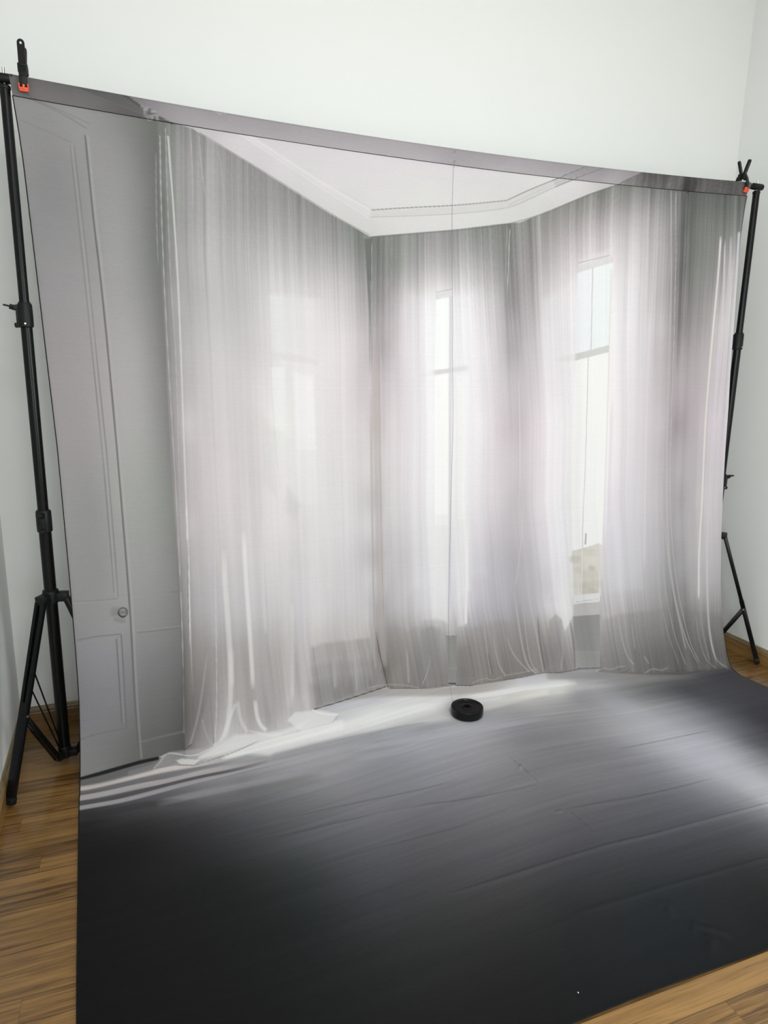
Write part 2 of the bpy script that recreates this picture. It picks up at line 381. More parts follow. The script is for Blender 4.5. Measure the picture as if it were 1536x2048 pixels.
def field(samples, tint=(0, 0, 0), smooth=0.0, sx=1.0, soft=0.03):
    """smooth colour through samples (px, py, grey[, dr, dg, db])"""
    pts = np.array([s[:2] for s in samples], float); q = np.array([locate([p], 0)[0] for p in pts]) * np.array([1.0, sx])
    v = np.array([[s[2] + (s[3 + k] if len(s) > 3 else tint[k]) for k in range(3)] for s in samples], float)
    n = len(q); R = np.sqrt(((q[:, None] - q[None])**2).sum(2) + soft**2)
    mu = v.mean(0); wgt = np.linalg.solve(-R + np.eye(n) * smooth + np.ones((n, n)) * 6.0, v - mu)
    gr = np.linspace(0, NR - 1, 190); gc = np.linspace(0, NC - 1, 150)
    ss = np.interp(gr, np.arange(NR), SR) * sx; aa = np.interp(gc, np.arange(NC), AC)
    G = np.zeros((190, 150, 3))
    AA, SS = np.meshgrid(aa, ss)
    for i in range(n):
        G += (6.0 - np.sqrt((AA - q[i, 0])**2 + (SS - q[i, 1])**2 + soft**2))[..., None] * wgt[i]
    G += mu
    # bilinear upsample
    fr = np.interp(np.arange(NR), gr, np.arange(190)); fc = np.interp(np.arange(NC), gc, np.arange(150))
    r0 = np.minimum(fr.astype(int), 188); c0 = np.minimum(fc.astype(int), 148); tr = (fr - r0)[:, None, None]; tc = (fc - c0)[None, :, None]
    return (G[r0][:, c0] * (1 - tr) + G[r0 + 1][:, c0] * tr) * (1 - tc) + (G[r0][:, c0 + 1] * (1 - tr) + G[r0 + 1][:, c0 + 1] * tr) * tc
def vnoise(X, Y, seed):
    g = np.random.default_rng(seed).normal(size=(256, 64)); xi = np.floor(X).astype(int); yi = np.floor(Y).astype(int)
    fx = sstep(X - xi); fy = sstep(Y - yi)
    a = g[xi % 256, yi % 64]; b = g[(xi + 1) % 256, yi % 64]; c = g[xi % 256, (yi + 1) % 64]; d = g[(xi + 1) % 256, (yi + 1) % 64]
    return (a * (1 - fx) + b * fx) * (1 - fy) + (c * (1 - fx) + d * fx) * fy
def pleats(mask, left, right, freq, amp, seed, ampfield=None, vary=1.3):
    """hanging pleats that follow a curtain's two side curves"""
    ql, qr = locate(left), locate(right)
    L = np.interp(SR, ql[:, 1], ql[:, 0]); R = np.interp(SR, qr[:, 1], qr[:, 0])
    t = (A2 - L[:, None]) / (R - L)[:, None]
    n = np.zeros(t.shape)
    for k, (f, w) in enumerate(((freq, 1.0), (freq * 2.3, 0.8), (freq * 5.1, 0.6), (freq * 10.0, 0.35))):
        n += w * vnoise(t * f + 50, S2 * vary * (0.6 + 0.3 * k) + 3 * k, seed + k)
    n = n * amp * mask
    if ampfield is not None: n = n * ampfield
    PRINT[:] += n[..., None].astype(np.float32)

PRINT_GAIN = 1.0        # one constant: the print's tones are not corrected for where light falls
# --- base tones of the wall part: sheer curtains in front of windows
CUR = [(330,300,122),(345,300,140),(372,305,150),(330,350,130),(360,350,150),(400,340,160),(430,370,158),(470,372,155),
 (330,400,122),(350,400,145),(390,400,162),(450,410,160),(520,415,152),(330,500,125),(350,500,150),(380,500,172),(430,500,178),(500,500,178),(560,480,172),(610,470,165),(660,470,150),(700,480,142),(728,490,128),
 (330,600,130),(348,600,158),(372,600,170),(420,600,185),(500,600,192),(545,600,210),(600,600,214),(650,590,206),(700,570,182),(725,580,165),
 (340,700,138),(362,700,165),(385,700,180),(450,700,196),(520,700,200),(560,700,218),(620,700,218),(665,700,218),(705,690,205),(730,680,188),
 (350,850,150),(370,850,185),(400,850,192),(450,850,202),(510,850,207),(548,850,224),(600,850,226),(660,850,218),(700,850,212),(732,850,204),
 (355,950,150),(372,950,172),(400,950,190),(450,950,205),(510,950,206),(560,950,222),(610,950,222),(660,950,218),(735,950,208),
 (358,1050,155),(375,1050,178),(400,1050,188),(450,1050,203),(520,1050,210),(560,1050,218),(600,1050,212),(650,1050,220),(700,1050,214),(740,1050,208),
 (365,1150,150),(385,1150,175),(420,1150,188),(470,1150,203),(520,1150,210),(560,1150,212),(600,1150,214),(650,1150,216),(700,1150,210),(742,1150,206),
 (370,1230,145),(390,1230,165),(430,1230,182),(480,1230,196),(530,1230,200),(560,1230,198),(600,1230,206),(650,1230,212),(700,1230,205),(742,1230,196),
 (372,1300,138),(390,1300,155),(430,1300,172),(480,1300,185),(530,1300,192),(560,1300,188),(600,1300,200),(650,1290,206),(700,1290,202),(738,1290,194),(650,1390,190),(700,1370,186),(745,1350,180),
 (374,1380,130),(400,1380,140),(430,1380,168),(480,1380,184),(530,1380,182),(560,1380,182),(600,1380,194),
 (378,1440,125),(410,1440,145),(440,1440,185),(480,1440,190),(540,1440,184),(590,1430,200),(620,1410,205),(390,1480,140),(440,1490,205),(500,1480,205),(550,1465,205),
 # second curtain with the narrow window
 (760,485,122),(790,485,135),(830,485,145),(880,480,150),(930,475,148),(980,470,140),(1012,465,125),
 (762,530,128),(790,530,140),(840,530,165),(890,530,175),(940,530,178),(985,530,160),(1012,530,135),
 (762,600,148),(785,600,168),(815,600,200),(850,600,215),(890,590,222),(940,600,220),(975,600,205),(1005,600,170),(1025,600,145),
 (765,700,165),(790,700,188),(815,700,210),(850,700,224),(890,700,232),(940,700,228),(970,700,220),(1000,700,190),(1025,700,168),(1040,700,175),
 (757,850,188),(775,850,202),(800,850,208),(850,850,226),(890,850,236),(940,850,232),(970,850,224),(1000,850,200),(1025,850,190),(1045,850,192),
 (756,1000,190),(772,1000,202),(800,1000,208),(850,1000,222),(890,1000,234),(930,1000,228),(965,1000,215),(1000,1000,204),(1025,1000,193),(1060,1000,205),(1085,1000,222),
 (757,1120,184),(772,1120,196),(800,1120,198),(850,1120,212),(890,1120,222),(925,1120,222),(960,1120,200),(1000,1120,190),(1035,1120,183),(1065,1120,198),(1090,1120,214),(1120,1120,224),
 (760,1220,168),(775,1220,182),(810,1220,192),(850,1220,205),(890,1220,210),(925,1220,212),(960,1220,188),(1000,1220,178),(1040,1220,172),(1075,1220,192),(1100,1220,208),(1128,1220,224),
 (764,1290,145),(780,1290,152),(820,1290,162),(850,1290,160),(885,1290,170),(925,1290,160),(960,1290,158),(1000,1290,152),(1045,1290,150),(1085,1290,158),(1110,1290,150),(1140,1290,165),
 (762,1350,112),(790,1350,142),(830,1350,135),(870,1350,140),(925,1350,132),(960,1350,140),(1000,1345,130),(1050,1335,138),(1100,1330,145),(1140,1325,148),
 # third curtains with the wide window
 (1030,470,135),(1060,460,145),(1100,440,145),(1150,420,148),(1200,400,138),(1250,385,130),(1300,380,125),(1340,385,122),(1358,385,128),(1375,388,92),(1395,390,105),(1420,395,112),(1450,400,112),(1478,405,108),
 (1040,530,150),(1075,520,160),(1110,500,178),(1150,480,185),(1200,450,178),(1250,440,172),(1300,430,165),(1335,440,155),(1350,440,150),(1370,450,105),(1390,450,120),(1420,450,130),(1450,450,132),(1475,460,132),
 (1040,600,160),(1075,600,185),(1105,580,210),(1150,560,222),(1200,520,215),(1240,520,210),(1290,520,200),(1325,530,180),(1345,530,160),(1366,540,118),(1385,540,130),(1415,540,145),(1440,540,160),(1465,540,188),
 (1045,700,182),(1075,700,200),(1100,680,218),(1150,680,228),(1190,650,232),(1240,650,226),(1280,650,214),(1320,650,196),(1340,650,170),(1362,650,138),(1385,650,150),(1410,650,165),(1430,650,192),(1458,650,212),
 (1050,850,198),(1080,850,218),(1110,850,232),(1160,850,240),(1200,850,240),(1240,850,226),(1280,850,214),(1315,850,202),(1335,850,188),(1355,850,158),(1375,850,168),(1398,850,190),(1420,850,208),(1444,850,212),
 (1050,1000,198),(1085,1000,222),(1120,1000,232),(1160,1000,236),(1195,1000,236),(1225,1000,220),(1260,1000,214),(1300,1000,206),(1330,1000,190),(1348,1000,172),(1365,1000,165),(1385,1000,188),(1410,1000,206),(1436,1000,206),
 (1100,1100,218),(1140,1100,228),(1210,1100,212),(1250,1100,208),(1290,1100,200),(1320,1100,188),(1345,1100,168),(1365,1100,162),(1385,1100,186),(1410,1100,200),(1434,1100,194),
 (1100,1180,205),(1140,1180,220),(1210,1180,202),(1250,1180,198),(1290,1180,190),(1320,1180,175),(1345,1180,155),(1370,1180,148),(1390,1180,182),(1410,1180,188),(1434,1180,180),
 (1100,1245,180),(1170,1245,148),(1210,1245,182),(1240,1245,165),(1280,1245,160),(1320,1245,152),(1350,1245,132),(1375,1245,120),(1395,1245,145),(1415,1245,145),(1440,1245,138),
 (1110,1310,138),(1170,1310,135),(1210,1310,155),(1250,1310,140),(1290,1310,132),(1330,1310,122),(1360,1310,118),(1385,1310,112),(1410,1310,118),(1440,1310,115)]
CUR = [(x, y, v + (4 if 620 < y < 1120 else 0) - (12 if y > 1270 else 0)) for x, y, v in CUR]
def tinted(L, f):
    return [(x, y, v) + tuple(f(x, y, v)) for x, y, v in L]
def cur_tint(x, y, v):
    t = np.array([1.0, -0.6, 1.0]) * (0.5 + v / 160.0)
    if v < 150 and y < 560: t = np.array([-1.0, 0.8, -1.5])                   # olive greys near the tops
    if v > 226: t = np.array([0.0, 0.3, 0.5])
    if y > 1240: t = t + np.array([1.5, 0, -3.0])
    for cx, cy, r, k in ((745, 760, 150, (7, -2, 0)), (1035, 880, 190, (6, -3, 2)), (1360, 780, 200, (6, -2, -5)), (395, 960, 160, (6, -1, -1)),
                         (1150, 460, 120, (6, -1, 0)), (1250, 760, 160, (-1, -2, 6)), (900, 760, 120, (0, -1, 5)), (980, 1180, 120, (-1, -1, 6)),
                         (1000, 1360, 130, (3, 0, -4)), (760, 1350, 80, (2, 0, -4)), (1230, 1060, 120, (-2, -1, 5)), (700, 1340, 90, (2, 0, -3)), (1420, 900, 90, (2, -3, 6))):
        g = math.exp(-((x - cx)**2 + (y - cy)**2) / r**2); t = t + np.array(k) * g * 0.6
    return t
PRINT[:] = field(tinted(CUR, cur_tint), smooth=0.001, sx=0.7, soft=0.035)
# --- grey panelled wall and door at the left
D_POLY = [(-60,100),(300,236),(312,245),(316,300),(318,400),(319,500),(325,600),(331,700),(338,850),(347,1000),(356,1120),(364,1250),(368,1400),(370,1480),(372,1520),(-60,1660),(-60,900)]
DOOR = [(60,220,146),(150,250,150),(230,260,140),(290,280,118),(60,300,146),(100,350,140),(160,350,148),(220,350,152),(270,350,138),(305,350,115),
 (80,500,148),(130,500,150),(180,500,152),(230,500,160),(280,500,142),(310,500,120),(110,700,155),(160,700,158),(205,700,165),(250,700,170),(290,700,158),(325,700,128),
 (125,850,158),(180,850,160),(215,850,168),(260,850,172),(300,850,160),(335,850,132),(140,1000,155),(190,1000,152),(230,1000,165),(270,1000,165),(310,1000,155),(345,1000,135),
 (150,1150,152),(200,1150,150),(240,1150,160),(280,1150,158),(320,1150,150),(355,1150,132),(155,1250,148),(230,1250,155),(290,1250,148),(355,1250,128),
 (162,1350,138),(200,1350,142),(245,1350,140),(290,1350,130),(330,1350,122),(362,1350,110),(162,1430,132),(200,1430,132),(255,1430,128),(300,1430,112),(340,1430,105),(365,1430,92),
 (165,1500,135),(220,1500,125),(265,1490,112),(290,1490,105),(340,1480,96),(368,1480,85)]
def door_tint(x, y, v):
    t = np.array([0.5, -0.3, 0.5])
    for cx, cy, r, k in ((140, 780, 110, (6, -2, 2)), (230, 640, 90, (2, -1, 3)), (330, 500, 90, (-2, 1.5, -3)), (325, 1000, 120, (-1, 2.0, -3)), (190, 1380, 110, (1, 0, 7)),
                         (300, 1470, 80, (0, 1, -3)), (90, 420, 80, (2, -1, 5)), (320, 280, 60, (-1, 2, -3)), (260, 420, 80, (1, -1, 4))):
        g = math.exp(-((x - cx)**2 + (y - cy)**2) / r**2); t = t + np.array(k) * g * 0.8
    return t
mD = polymask(D_POLY, 0.003)
fill(mD, field(tinted(DOOR, door_tint), smooth=0.002, sx=0.5, soft=0.06))
# --- ceiling
C_TOP = [(200,120),(700,180),(1320,300)]
C_POLY = [(225,100),(238,186),(288,222),(340,243),(384,257),(460,303),(520,340),(600,391),(660,428),(700,450),(740,473),(800,468),(909,459),(1000,448),(1040,445),(1100,421),(1180,387),(1236,368),(1285,347),(1400,250),(700,60)]
mC = polymask(C_POLY, 0.0022)
CEI = [(300,245,170),(400,275,196),(450,300,202),(480,290,206),(560,330,208),(560,300,206),(650,360,211),(650,320,208),(750,400,212),(750,350,211),(850,380,214),(850,330,210),(950,390,213),(950,350,210),
 (1050,370,210),(1100,385,212),(1160,365,210),(1180,385,202),(1100,410,205),(1035,430,207),(900,440,212),(800,450,210),(740,455,203),(680,425,204),(600,375,204),(520,325,202),(420,272,192),(1220,365,192),(560,345,207)]
fill(mC, field(tinted(CEI, lambda x, y, v: (2.5, -2.0, 3.0) if y < 370 else (1, -0.5, 0)), smooth=0.003))

# --- pleats of the sheers
upper = lambda y0, y1: sstep((y1 - 0.0) * 0 + 1)
def s_of(px, py): return locate([(px, py)], 0)[0][1]
C1 = [(318,240),(319,500),(331,700),(347,1000),(364,1250),(370,1480),(372,1530)]
C1R = [(735,470),(738,560),(742,700),(742,850),(745,1000),(749,1250),(775,1378)]
W1 = polymask([(316,240),(384,255),(740,473),(740,700),(745,1000),(750,1370),(628,1417),(480,1500),(372,1525),(368,1400),(347,1000),(331,700),(319,500)], 0.004)
C2 = [(748,470),(745,700),(745,1000),(752,1250),(776,1378)]
C2R = [(1012,440),(1020,600),(1038,850),(1035,1000),(1055,1200),(1085,1345)]
W2 = polymask([(744,473),(909,459),(1012,447),(1020,600),(1040,850),(1036,1000),(1055,1200),(1085,1345),(943,1371),(840,1377),(776,1378),(752,1250),(745,1000),(742,700)], 0.004)
C3R = [(1485,350),(1480,500),(1462,700),(1445,1000),(1446,1250),(1462,1340)]
W3 = polymask([(1012,447),(1040,445),(1180,387),(1236,368),(1285,347),(1510,340),(1520,400),(1490,500),(1475,700),(1460,900),(1455,1200),(1480,1350),(1412,1341),(1293,1348),(1204,1336),(1085,1345),(1055,1200),(1036,1000),(1040,850),(1020,600)], 0.004)
sA, sB, sC = s_of(700, 480), s_of(700, 600), s_of(700, 1240)
topfade = 1.0 - 0.80 * sstep((S2 - 0.50) / 0.45)
low = sstep((S2 - 1.75) / 0.35)
AMP = np.clip(topfade + 0.55 * low, 0.16, 1.0)
AMP1 = np.clip(1.0 - 0.75 * sstep((S2 - (0.28 + 0.13 * A2)) / 0.40) + 0.30 * low, 0.20, 1.0)
pleats(W1, C1, C1R, 26, 4.3, 21, AMP1)
pleats(W2, C2, C2R, 22, 5.0, 33, AMP)
pleats(W3, C2R, C3R, 36, 4.6, 47, np.clip(AMP + 0.12, 0, 1))
# fine hair-thin threads near the tops
pleats(W1, C1, C1R, 120, 3.0, 61, AMP1, 0.6); pleats(W2, C2, C2R, 90, 4.4, 71, AMP, 0.6); pleats(W3, C2R, C3R, 150, 4.2, 81, AMP, 0.6)

# --- window shapes seen through the sheers
def glow(poly, L, a, feather=0.008, tint=(0, 0, 0)):
    fill(polymask(poly, feather), np.array([L + t for t in tint]), a)
# left window: faint panes
glow([(538,590),(585,598),(588,700),(540,695)], 222, 0.45, 0.008, (-1, 1, 1)); glow([(590,600),(628,600),(630,715),(592,700)], 219, 0.35, 0.010)
glow([(541,735),(568,735),(575,860),(548,860)], 236, 0.75, 0.008); glow([(585,745),(625,755),(632,900),(596,900)], 241, 0.72, 0.012, (1, -1, 1))
glow([(552,860),(585,880),(580,1000),(562,980)], 222, 0.4, 0.012); glow([(596,880),(640,880),(650,1010),(610,1010)], 228, 0.3, 0.02)
glow([(538,590),(560,585),(640,598),(648,900),(652,1010),(565,1000),(548,860)], 228, 0.32, 0.008, (0,-1,1)); line([(538,592),(541,735),(548,862),(560,985)], 0.0016, 200, 0.35, 0.8, (0.05, 0.3))
line([(540,712),(600,716),(640,728)], 0.012, 214, 0.5, 1.2, (0.1, 0.3))
line([(660,640),(668,1230)], 0.022, 222, 0.35, 1.0, (0.1, 0.2)); line([(683,700),(690,1200)], 0.010, (222,218,226), 0.3, 1.0, (0.1, 0.2))
glow([(520,820),(548,860),(550,990),(520,960)], 204, 0.35, 0.02, (1, 1, -3)); glow([(575,975),(600,1010),(590,1040),(570,1020)], 200, 0.4, 0.02); glow([(590,1080),(620,1130),(600,1160),(578,1120)], 205, 0.3, 0.02)
# narrow window
glow([(845,600),(869,600),(869,1240),(845,1240)], 236, 0.30, 0.010, (-1,-1,4)); glow([(905,590),(945,590),(942,1180),(915,1200)], 238, 0.35, 0.012, (0,-1,3))
glow([(820,590),(960,580),(975,700),(975,1150),(820,1180),(815,700)], 228, 0.28, 0.03, (-1,-1,4))
glow([(871,590),(904,582),(905,585),(872,601)], 216, 0.9, 0.002)
glow([(872,600),(899,595),(898,737),(870,740)], 243, 0.95, 0.0025, (-3, 0, 1)); glow([(870,752),(898,748),(897,1050),(870,1050)], 243, 0.85, 0.004); glow([(868,1030),(897,1030),(895,1245),(866,1235)], 232, 0.6, 0.012)
line([(870,745),(900,741)], 0.0085, (212,208,210), 0.9, 0.3); line([(846,750),(870,745)], 0.009, 220, 0.4, 1.0); line([(900,741),(945,734)], 0.010, (214,212,218), 0.6, 0.8, (0, 0.4))
line([(872,585),(905,578)], 0.0013, 150, 0.6, 1.0); line([(873,590),(890,586)], 0.001, 170, 0.4, 1.0)
line([(902,590),(901,760),(900,1240)], 0.006, (205,204,210), 0.6, 0.6, (0.02, 0.1))
glow([(912,750),(938,750),(934,1040),(916,1040)], 240, 0.55, 0.008); glow([(914,1030),(936,1030),(932,1252),(916,1252)], 234, 0.5, 0.012)
line([(936,1020),(932,1250)], 0.007, 236, 0.8, 0.8, (0.3, 0.02))
# wide window
glow([(1085,600),(1150,560),(1160,720),(1160,1190),(1100,1190),(1085,900)], 236, 0.35, 0.025, (-1, -2, 3))
glow([(1228,540),(1290,560),(1285,1180),(1225,1180)], 226, 0.22, 0.03, (-1, -2, 6))
glow([(1155,518),(1226,496),(1226,530),(1155,543)], 226, 0.45, 0.010, (0, -3, 1))
line([(1156,526),(1190,518),(1222,510)], 0.0013, 158, 0.75, 0.8, (0.05, 0.2)); line([(1157,530),(1190,521)], 0.0022, 240, 0.7, 0.8, (0.1, 0.4))
glow([(1156,530),(1226,512),(1226,527),(1155,544)], (218), 0.85, 0.003, (1, -2, 0))
glow([(1154,546),(1184,537),(1181,701),(1150,706)], 239, 0.95, 0.003, (-3, 0, 4)); glow([(1187,536),(1226,525),(1219,690),(1183,698)], 239, 0.95, 0.003, (-5, 0, 2))
line([(1185,536),(1182,700)], 0.0024, (196,194,200), 0.85, 0.5)
glow([(1150,708),(1218,690),(1218,704),(1150,721)], 206, 0.95, 0.002, (1, 0, -1)); line([(1100,722),(1150,714)], 0.012, 222, 0.45, 1.0, (0.5, 0))
glow([(1150,722),(1216,706),(1205,1090),(1143,1100),(1145,900)], 243, 0.95, 0.003)
line([(1176,714),(1172,900),(1165,1060),(1166,1100)], 0.0024, (204,202,204), 0.85, 0.5)
line([(1222,540),(1216,800),(1206,1100),(1202,1190)], 0.004, (222,216,214), 0.6, 0.8)
line([(1172,1068),(1171,1088)], 0.004, (168,168,168), 0.9, 0.4)
# garden behind the low pane
glow([(1144,1104),(1200,1086),(1200,1196),(1148,1204)], 214, 0.95, 0.003, (3, 0, -6))
for px, py, r, L in ((1150,1118,9,198),(1178,1104,10,206),(1158,1140,8,205),(1180,1150,14,200),(1190,1120,9,218),(1176,1172,12,190),(1193,1168,10,196),(1170,1130,8,214),(1186,1184,9,184),(1152,1170,8,212),(1184,1136,6,188),(1172,1186,8,194)):
    line([(px - r * 0.5, py), (px + r * 0.5, py + 1)], r * 0.0019, (L + 4, L, L - 10), 0.75, 1.2)
line([(1165,1095),(1163,1200)], 0.0035, (226,222,214), 0.9, 0.4); line([(1202,1090),(1199,1200)], 0.004, (222,220,218), 0.8, 0.5)
line([(1146,1103),(1172,1098)], 0.001, 170, 0.6, 1.0)
glow([(1148,1190),(1200,1186),(1200,1204),(1148,1208)], 226, 0.9, 0.002); line([(1152,1204),(1196,1198)], 0.001, 150, 0.6, 1.0)
glow([(1147,1210),(1200,1206),(1200,1230),(1147,1232)], 190, 0.95, 0.0025, (3, -1, 1))
glow([(1147,1233),(1200,1229),(1200,1336),(1155,1338),(1147,1332)], 148, 0.9, 0.003, (1, 0, -1)); glow([(1147,1302),(1200,1304),(1200,1334),(1152,1336)], 158, 0.5, 0.002)
line([(1150,1303),(1200,1304)], 0.0014, 170, 0.6, 0.8)
glow([(1125,1150),(1145,1130),(1147,1230),(1130,1262),(1120,1230)], 228, 0.7, 0.006)
# low wall under the narrow window
glow([(893,1274),(913,1273),(914,1368),(897,1372)], 138, 0.85, 0.002, (1, 0, -2)); line([(893,1273),(914,1272)], 0.0018, 105, 0.7, 0.6); line([(897,1337),(914,1336)], 0.0014, 165, 0.6, 0.6)
glow([(914,1300),(940,1290),(943,1371),(914,1372)], 134, 0.5, 0.004, (2, 0, -2))
# wall under the left window, seen through the sheer's edge
for k_, (yy, L, a) in enumerate(((1284, 164, 0.60), (1325, 146, 0.40), (1360, 126, 0.45))):
    glow([(621, yy + 12), (645, yy + 2), (690, yy - 2), (745, yy - 8), (752, 1300), (775, 1372), (700, 1397), (628, 1418)], L, a, 0.010 + 0.012 * k_, (3, 0, 0))
LW = polymask([(621,1290),(745,1274),(752,1300),(775,1372),(700,1397),(628,1418)], 0.01); pleats(LW, C1, C1R, 30, 4.0, 131, None, 0.6)
for x_, w_, L in ((668, 0.012, 176), (690, 0.008, 160), (712, 0.010, 170), (732, 0.006, 162)): line([(x_ - 2, 1290), (x_ + 4, 1385)], w_, L, 0.4, 1.0, (0.2, 0.2), mask=W1)
pleats(W1, C1, C1R, 9, 2.6, 121, None, 0.5); pleats(W2, C2, C2R, 8, 3.0, 122, None, 0.5); pleats(W3, C2R, C3R, 16, 3.0, 123, None, 0.5)
# dark wall showing under the narrow window
glow([(758,1262),(790,1250),(815,1262),(842,1250),(880,1254),(893,1272),(900,1370),(840,1377),(778,1377)], 150, 0.30, 0.014, (2, 0, -2))
glow([(840,1262),(862,1252),(880,1262),(884,1370),(842,1374)], 140, 0.30, 0.010)
glow([(1098,1240),(1112,1228),(1124,1240),(1122,1336),(1096,1340)], 142, 0.40, 0.008)
glow([(940,1258),(1000,1240),(1060,1250),(1080,1340),(1006,1360),(944,1368)], 146, 0.30, 0.016, (2, 0, -2))
glow([(1206,1240),(1240,1228),(1300,1222),(1345,1215),(1400,1222),(1440,1230),(1455,1335),(1300,1345),(1208,1336)], 132, 0.25, 0.016)
# --- corners and dark verticals between the curtains
glow([(729,478),(745,476),(744,560),(740,650),(737,600)], 108, 0.85, 0.0035, (-2, 2, -1))
line([(742,560),(741,640),(742,760)], 0.007, 138, 0.6, 0.8, (0.1, 0.5)); line([(742,760),(744,1000),(748,1250),(752,1340)], 0.005, (168,160,160), 0.6, 0.9, (0.2, 0.1))
line([(744,480),(743,700)], 0.0016, 178, 0.6, 0.8, (0.05, 0.3)); line([(741,650),(743,900),(745,1200),(750,1340)], 0.0022, (226,220,216), 0.35, 0.7, (0.2, 0.2))
line([(1012,450),(1010,560),(1016,700),(1024,900)], 0.008, 130, 0.28, 1.0, (0.02, 0.6)); line([(1020,455),(1014,600)], 0.0020, 206, 0.6, 0.8, (0.05, 0.3)); line([(1014,452),(1010,590)], 0.0014, 196, 0.5, 0.8, (0.05, 0.3))
line([(1033,700),(1036,900),(1034,1000)], 0.0014, 166, 0.5, 0.9, (0.2, 0.2)); line([(1036,720),(1041,1000)], 0.0022, (222,214,216), 0.4, 0.9, (0.2, 0.2))
line([(1366,352),(1367,450),(1362,600),(1356,760)], 0.010, 88, 0.55, 0.9, (0.0, 0.55)); line([(1384,356),(1384,450),(1378,640)], 0.006, 100, 0.45, 0.9, (0.0, 0.5))
line([(1342,370),(1345,600),(1336,800),(1334,1000),(1342,1150),(1366,1270),(1398,1330)], 0.003, 206, 0.5, 0.9, (0.05, 0.1)); line([(1352,380),(1354,560),(1345,800),(1340,1000),(1350,1150),(1376,1280),(1402,1330)], 0.0018, (214,206,200), 0.6, 0.8, (0.05, 0.1))
line([(1348,400),(1347,700),(1338,950)], 0.0016, 128, 0.4, 0.9, (0.1, 0.3)); line([(1330,1040),(1345,1180),(1372,1300)], 0.003, (208,202,196), 0.55, 0.8, (0.2, 0.1)); line([(1320,1080),(1332,1180),(1348,1270),(1372,1330)], 0.0022, 196, 0.5, 0.8, (0.3, 0.1)); line([(1316,1160),(1330,1250),(1358,1330)], 0.0018, 186, 0.5, 0.8, (0.3, 0.1))
# bright bands near the right edge
line([(1442,470),(1436,560),(1422,700),(1410,850),(1404,1000),(1397,1110),(1397,1200)], 0.0058, (236,230,228), 0.85, 0.9, (0.08, 0.08))
line([(1450,478),(1446,620),(1432,760),(1422,900),(1414,1050),(1413,1180),(1418,1270),(1434,1330)], 0.0055, (222,214,226), 0.7, 0.9, (0.08, 0.15))
line([(1462,470),(1456,640),(1446,760),(1436,920),(1428,1050)], 0.007, (216,210,222), 0.55, 0.9, (0.1, 0.2)); line([(1478,462),(1470,600),(1460,720),(1450,860),(1440,1000)], 0.008, (226,222,234), 0.75, 0.7, (0.05, 0.3))
line([(1468,480),(1461,640),(1450,780),(1440,900)], 0.0018, 160, 0.4, 0.9, (0.1, 0.3)); line([(1400,1205),(1404,1260),(1420,1325)], 0.004, 170, 0.5, 0.9, (0.1, 0.2)); line([(1455,500),(1448,680),(1430,850)], 0.0025, 170, 0.3, 1.0, (0.1, 0.3))
line([(1300,620),(1294,800),(1290,1000),(1290,1140)], 0.006, (226,222,232), 0.5, 0.9, (0.2, 0.2)); line([(1224,800),(1218,1000),(1212,1200)], 0.008, (222,214,218), 0.35, 1.0, (0.2, 0.2))
line([(750,640),(753,800),(757,1000),(762,1200),(768,1340)], 0.016, (184,175,172), 0.5, 0.9, (0.25, 0.1))
line([(762,680),(768,1000),(774,1200)], 0.0020, (214,208,206), 0.4, 0.9, (0.2, 0.2)); line([(757,620),(760,900),(766,1200),(774,1360)], 0.0018, (150,142,140), 0.4, 0.9, (0.2, 0.1))
# --- left curtain's bright folds
line([(320,270),(322,400),(328,560),(338,750),(350,950),(358,1100),(366,1300),(368,1470)], 0.0018, 186, 0.75, 0.8, (0.02, 0.05))
line([(312,300),(312,380),(314,470),(317,540)], 0.002, 172, 0.5, 0.9, (0.2, 0.3))
line([(331,255),(336,430),(341,560),(352,700),(357,900),(364,1100)], 0.0018, 188, 0.5, 0.8, (0.02, 0.3)); line([(336,270),(348,430),(356,560),(362,700),(370,950),(377,1100),(380,1250),(386,1400)], 0.003, 214, 0.75, 0.8, (0.02, 0.25))
line([(372,1000),(378,1180),(380,1300)], 0.0016, 236, 0.6, 0.8, (0.2, 0.3)); line([(380,255),(385,330),(386,420)], 0.0018, 190, 0.5, 0.9, (0.1, 0.3)); line([(398,270),(402,330),(412,400)], 0.0018, 186, 0.5, 0.9, (0.1, 0.3))
line([(375,1060),(378,1300)], 0.0016, 120, 0.55, 0.8, (0.2, 0.3)); line([(436,300),(446,360),(452,420)], 0.0016, 180, 0.4, 0.9, (0.1, 0.4))
for pts, w, L, a in (([(448,1098),(449,1160),(455,1230),(462,1330),(460,1440),(442,1490)],0.0075,236,0.75),([(487,1058),(490,1130),(497,1230),(503,1320),(506,1380)],0.0062,240,0.85),
                     ([(524,1030),(526,1180),(532,1270)],0.0045,226,0.5),([(566,1130),(572,1300),(582,1420)],0.013,218,0.5),([(583,1200),(585,1300),(585,1400)],0.006,232,0.45),
                     ([(510,1398),(513,1430),(520,1450),(534,1462)],0.0055,238,0.85),([(462,1290),(464,1380)],0.008,228,0.5),([(600,1150),(606,1300),(612,1410)],0.014,(206,204,214),0.4),
                     ([(632,1050),(634,1270)],0.010,220,0.4),([(475,1400),(480,1440),(496,1466)],0.005,228,0.6),([(650,1020),(660,1200)],0.012,222,0.3),([(410,1100),(430,1180),(432,1300)],0.010,(198,196,206),0.3)):
    line(pts, w * 1.3, L, a * 0.66, 1.2, (0.22, 0.2))
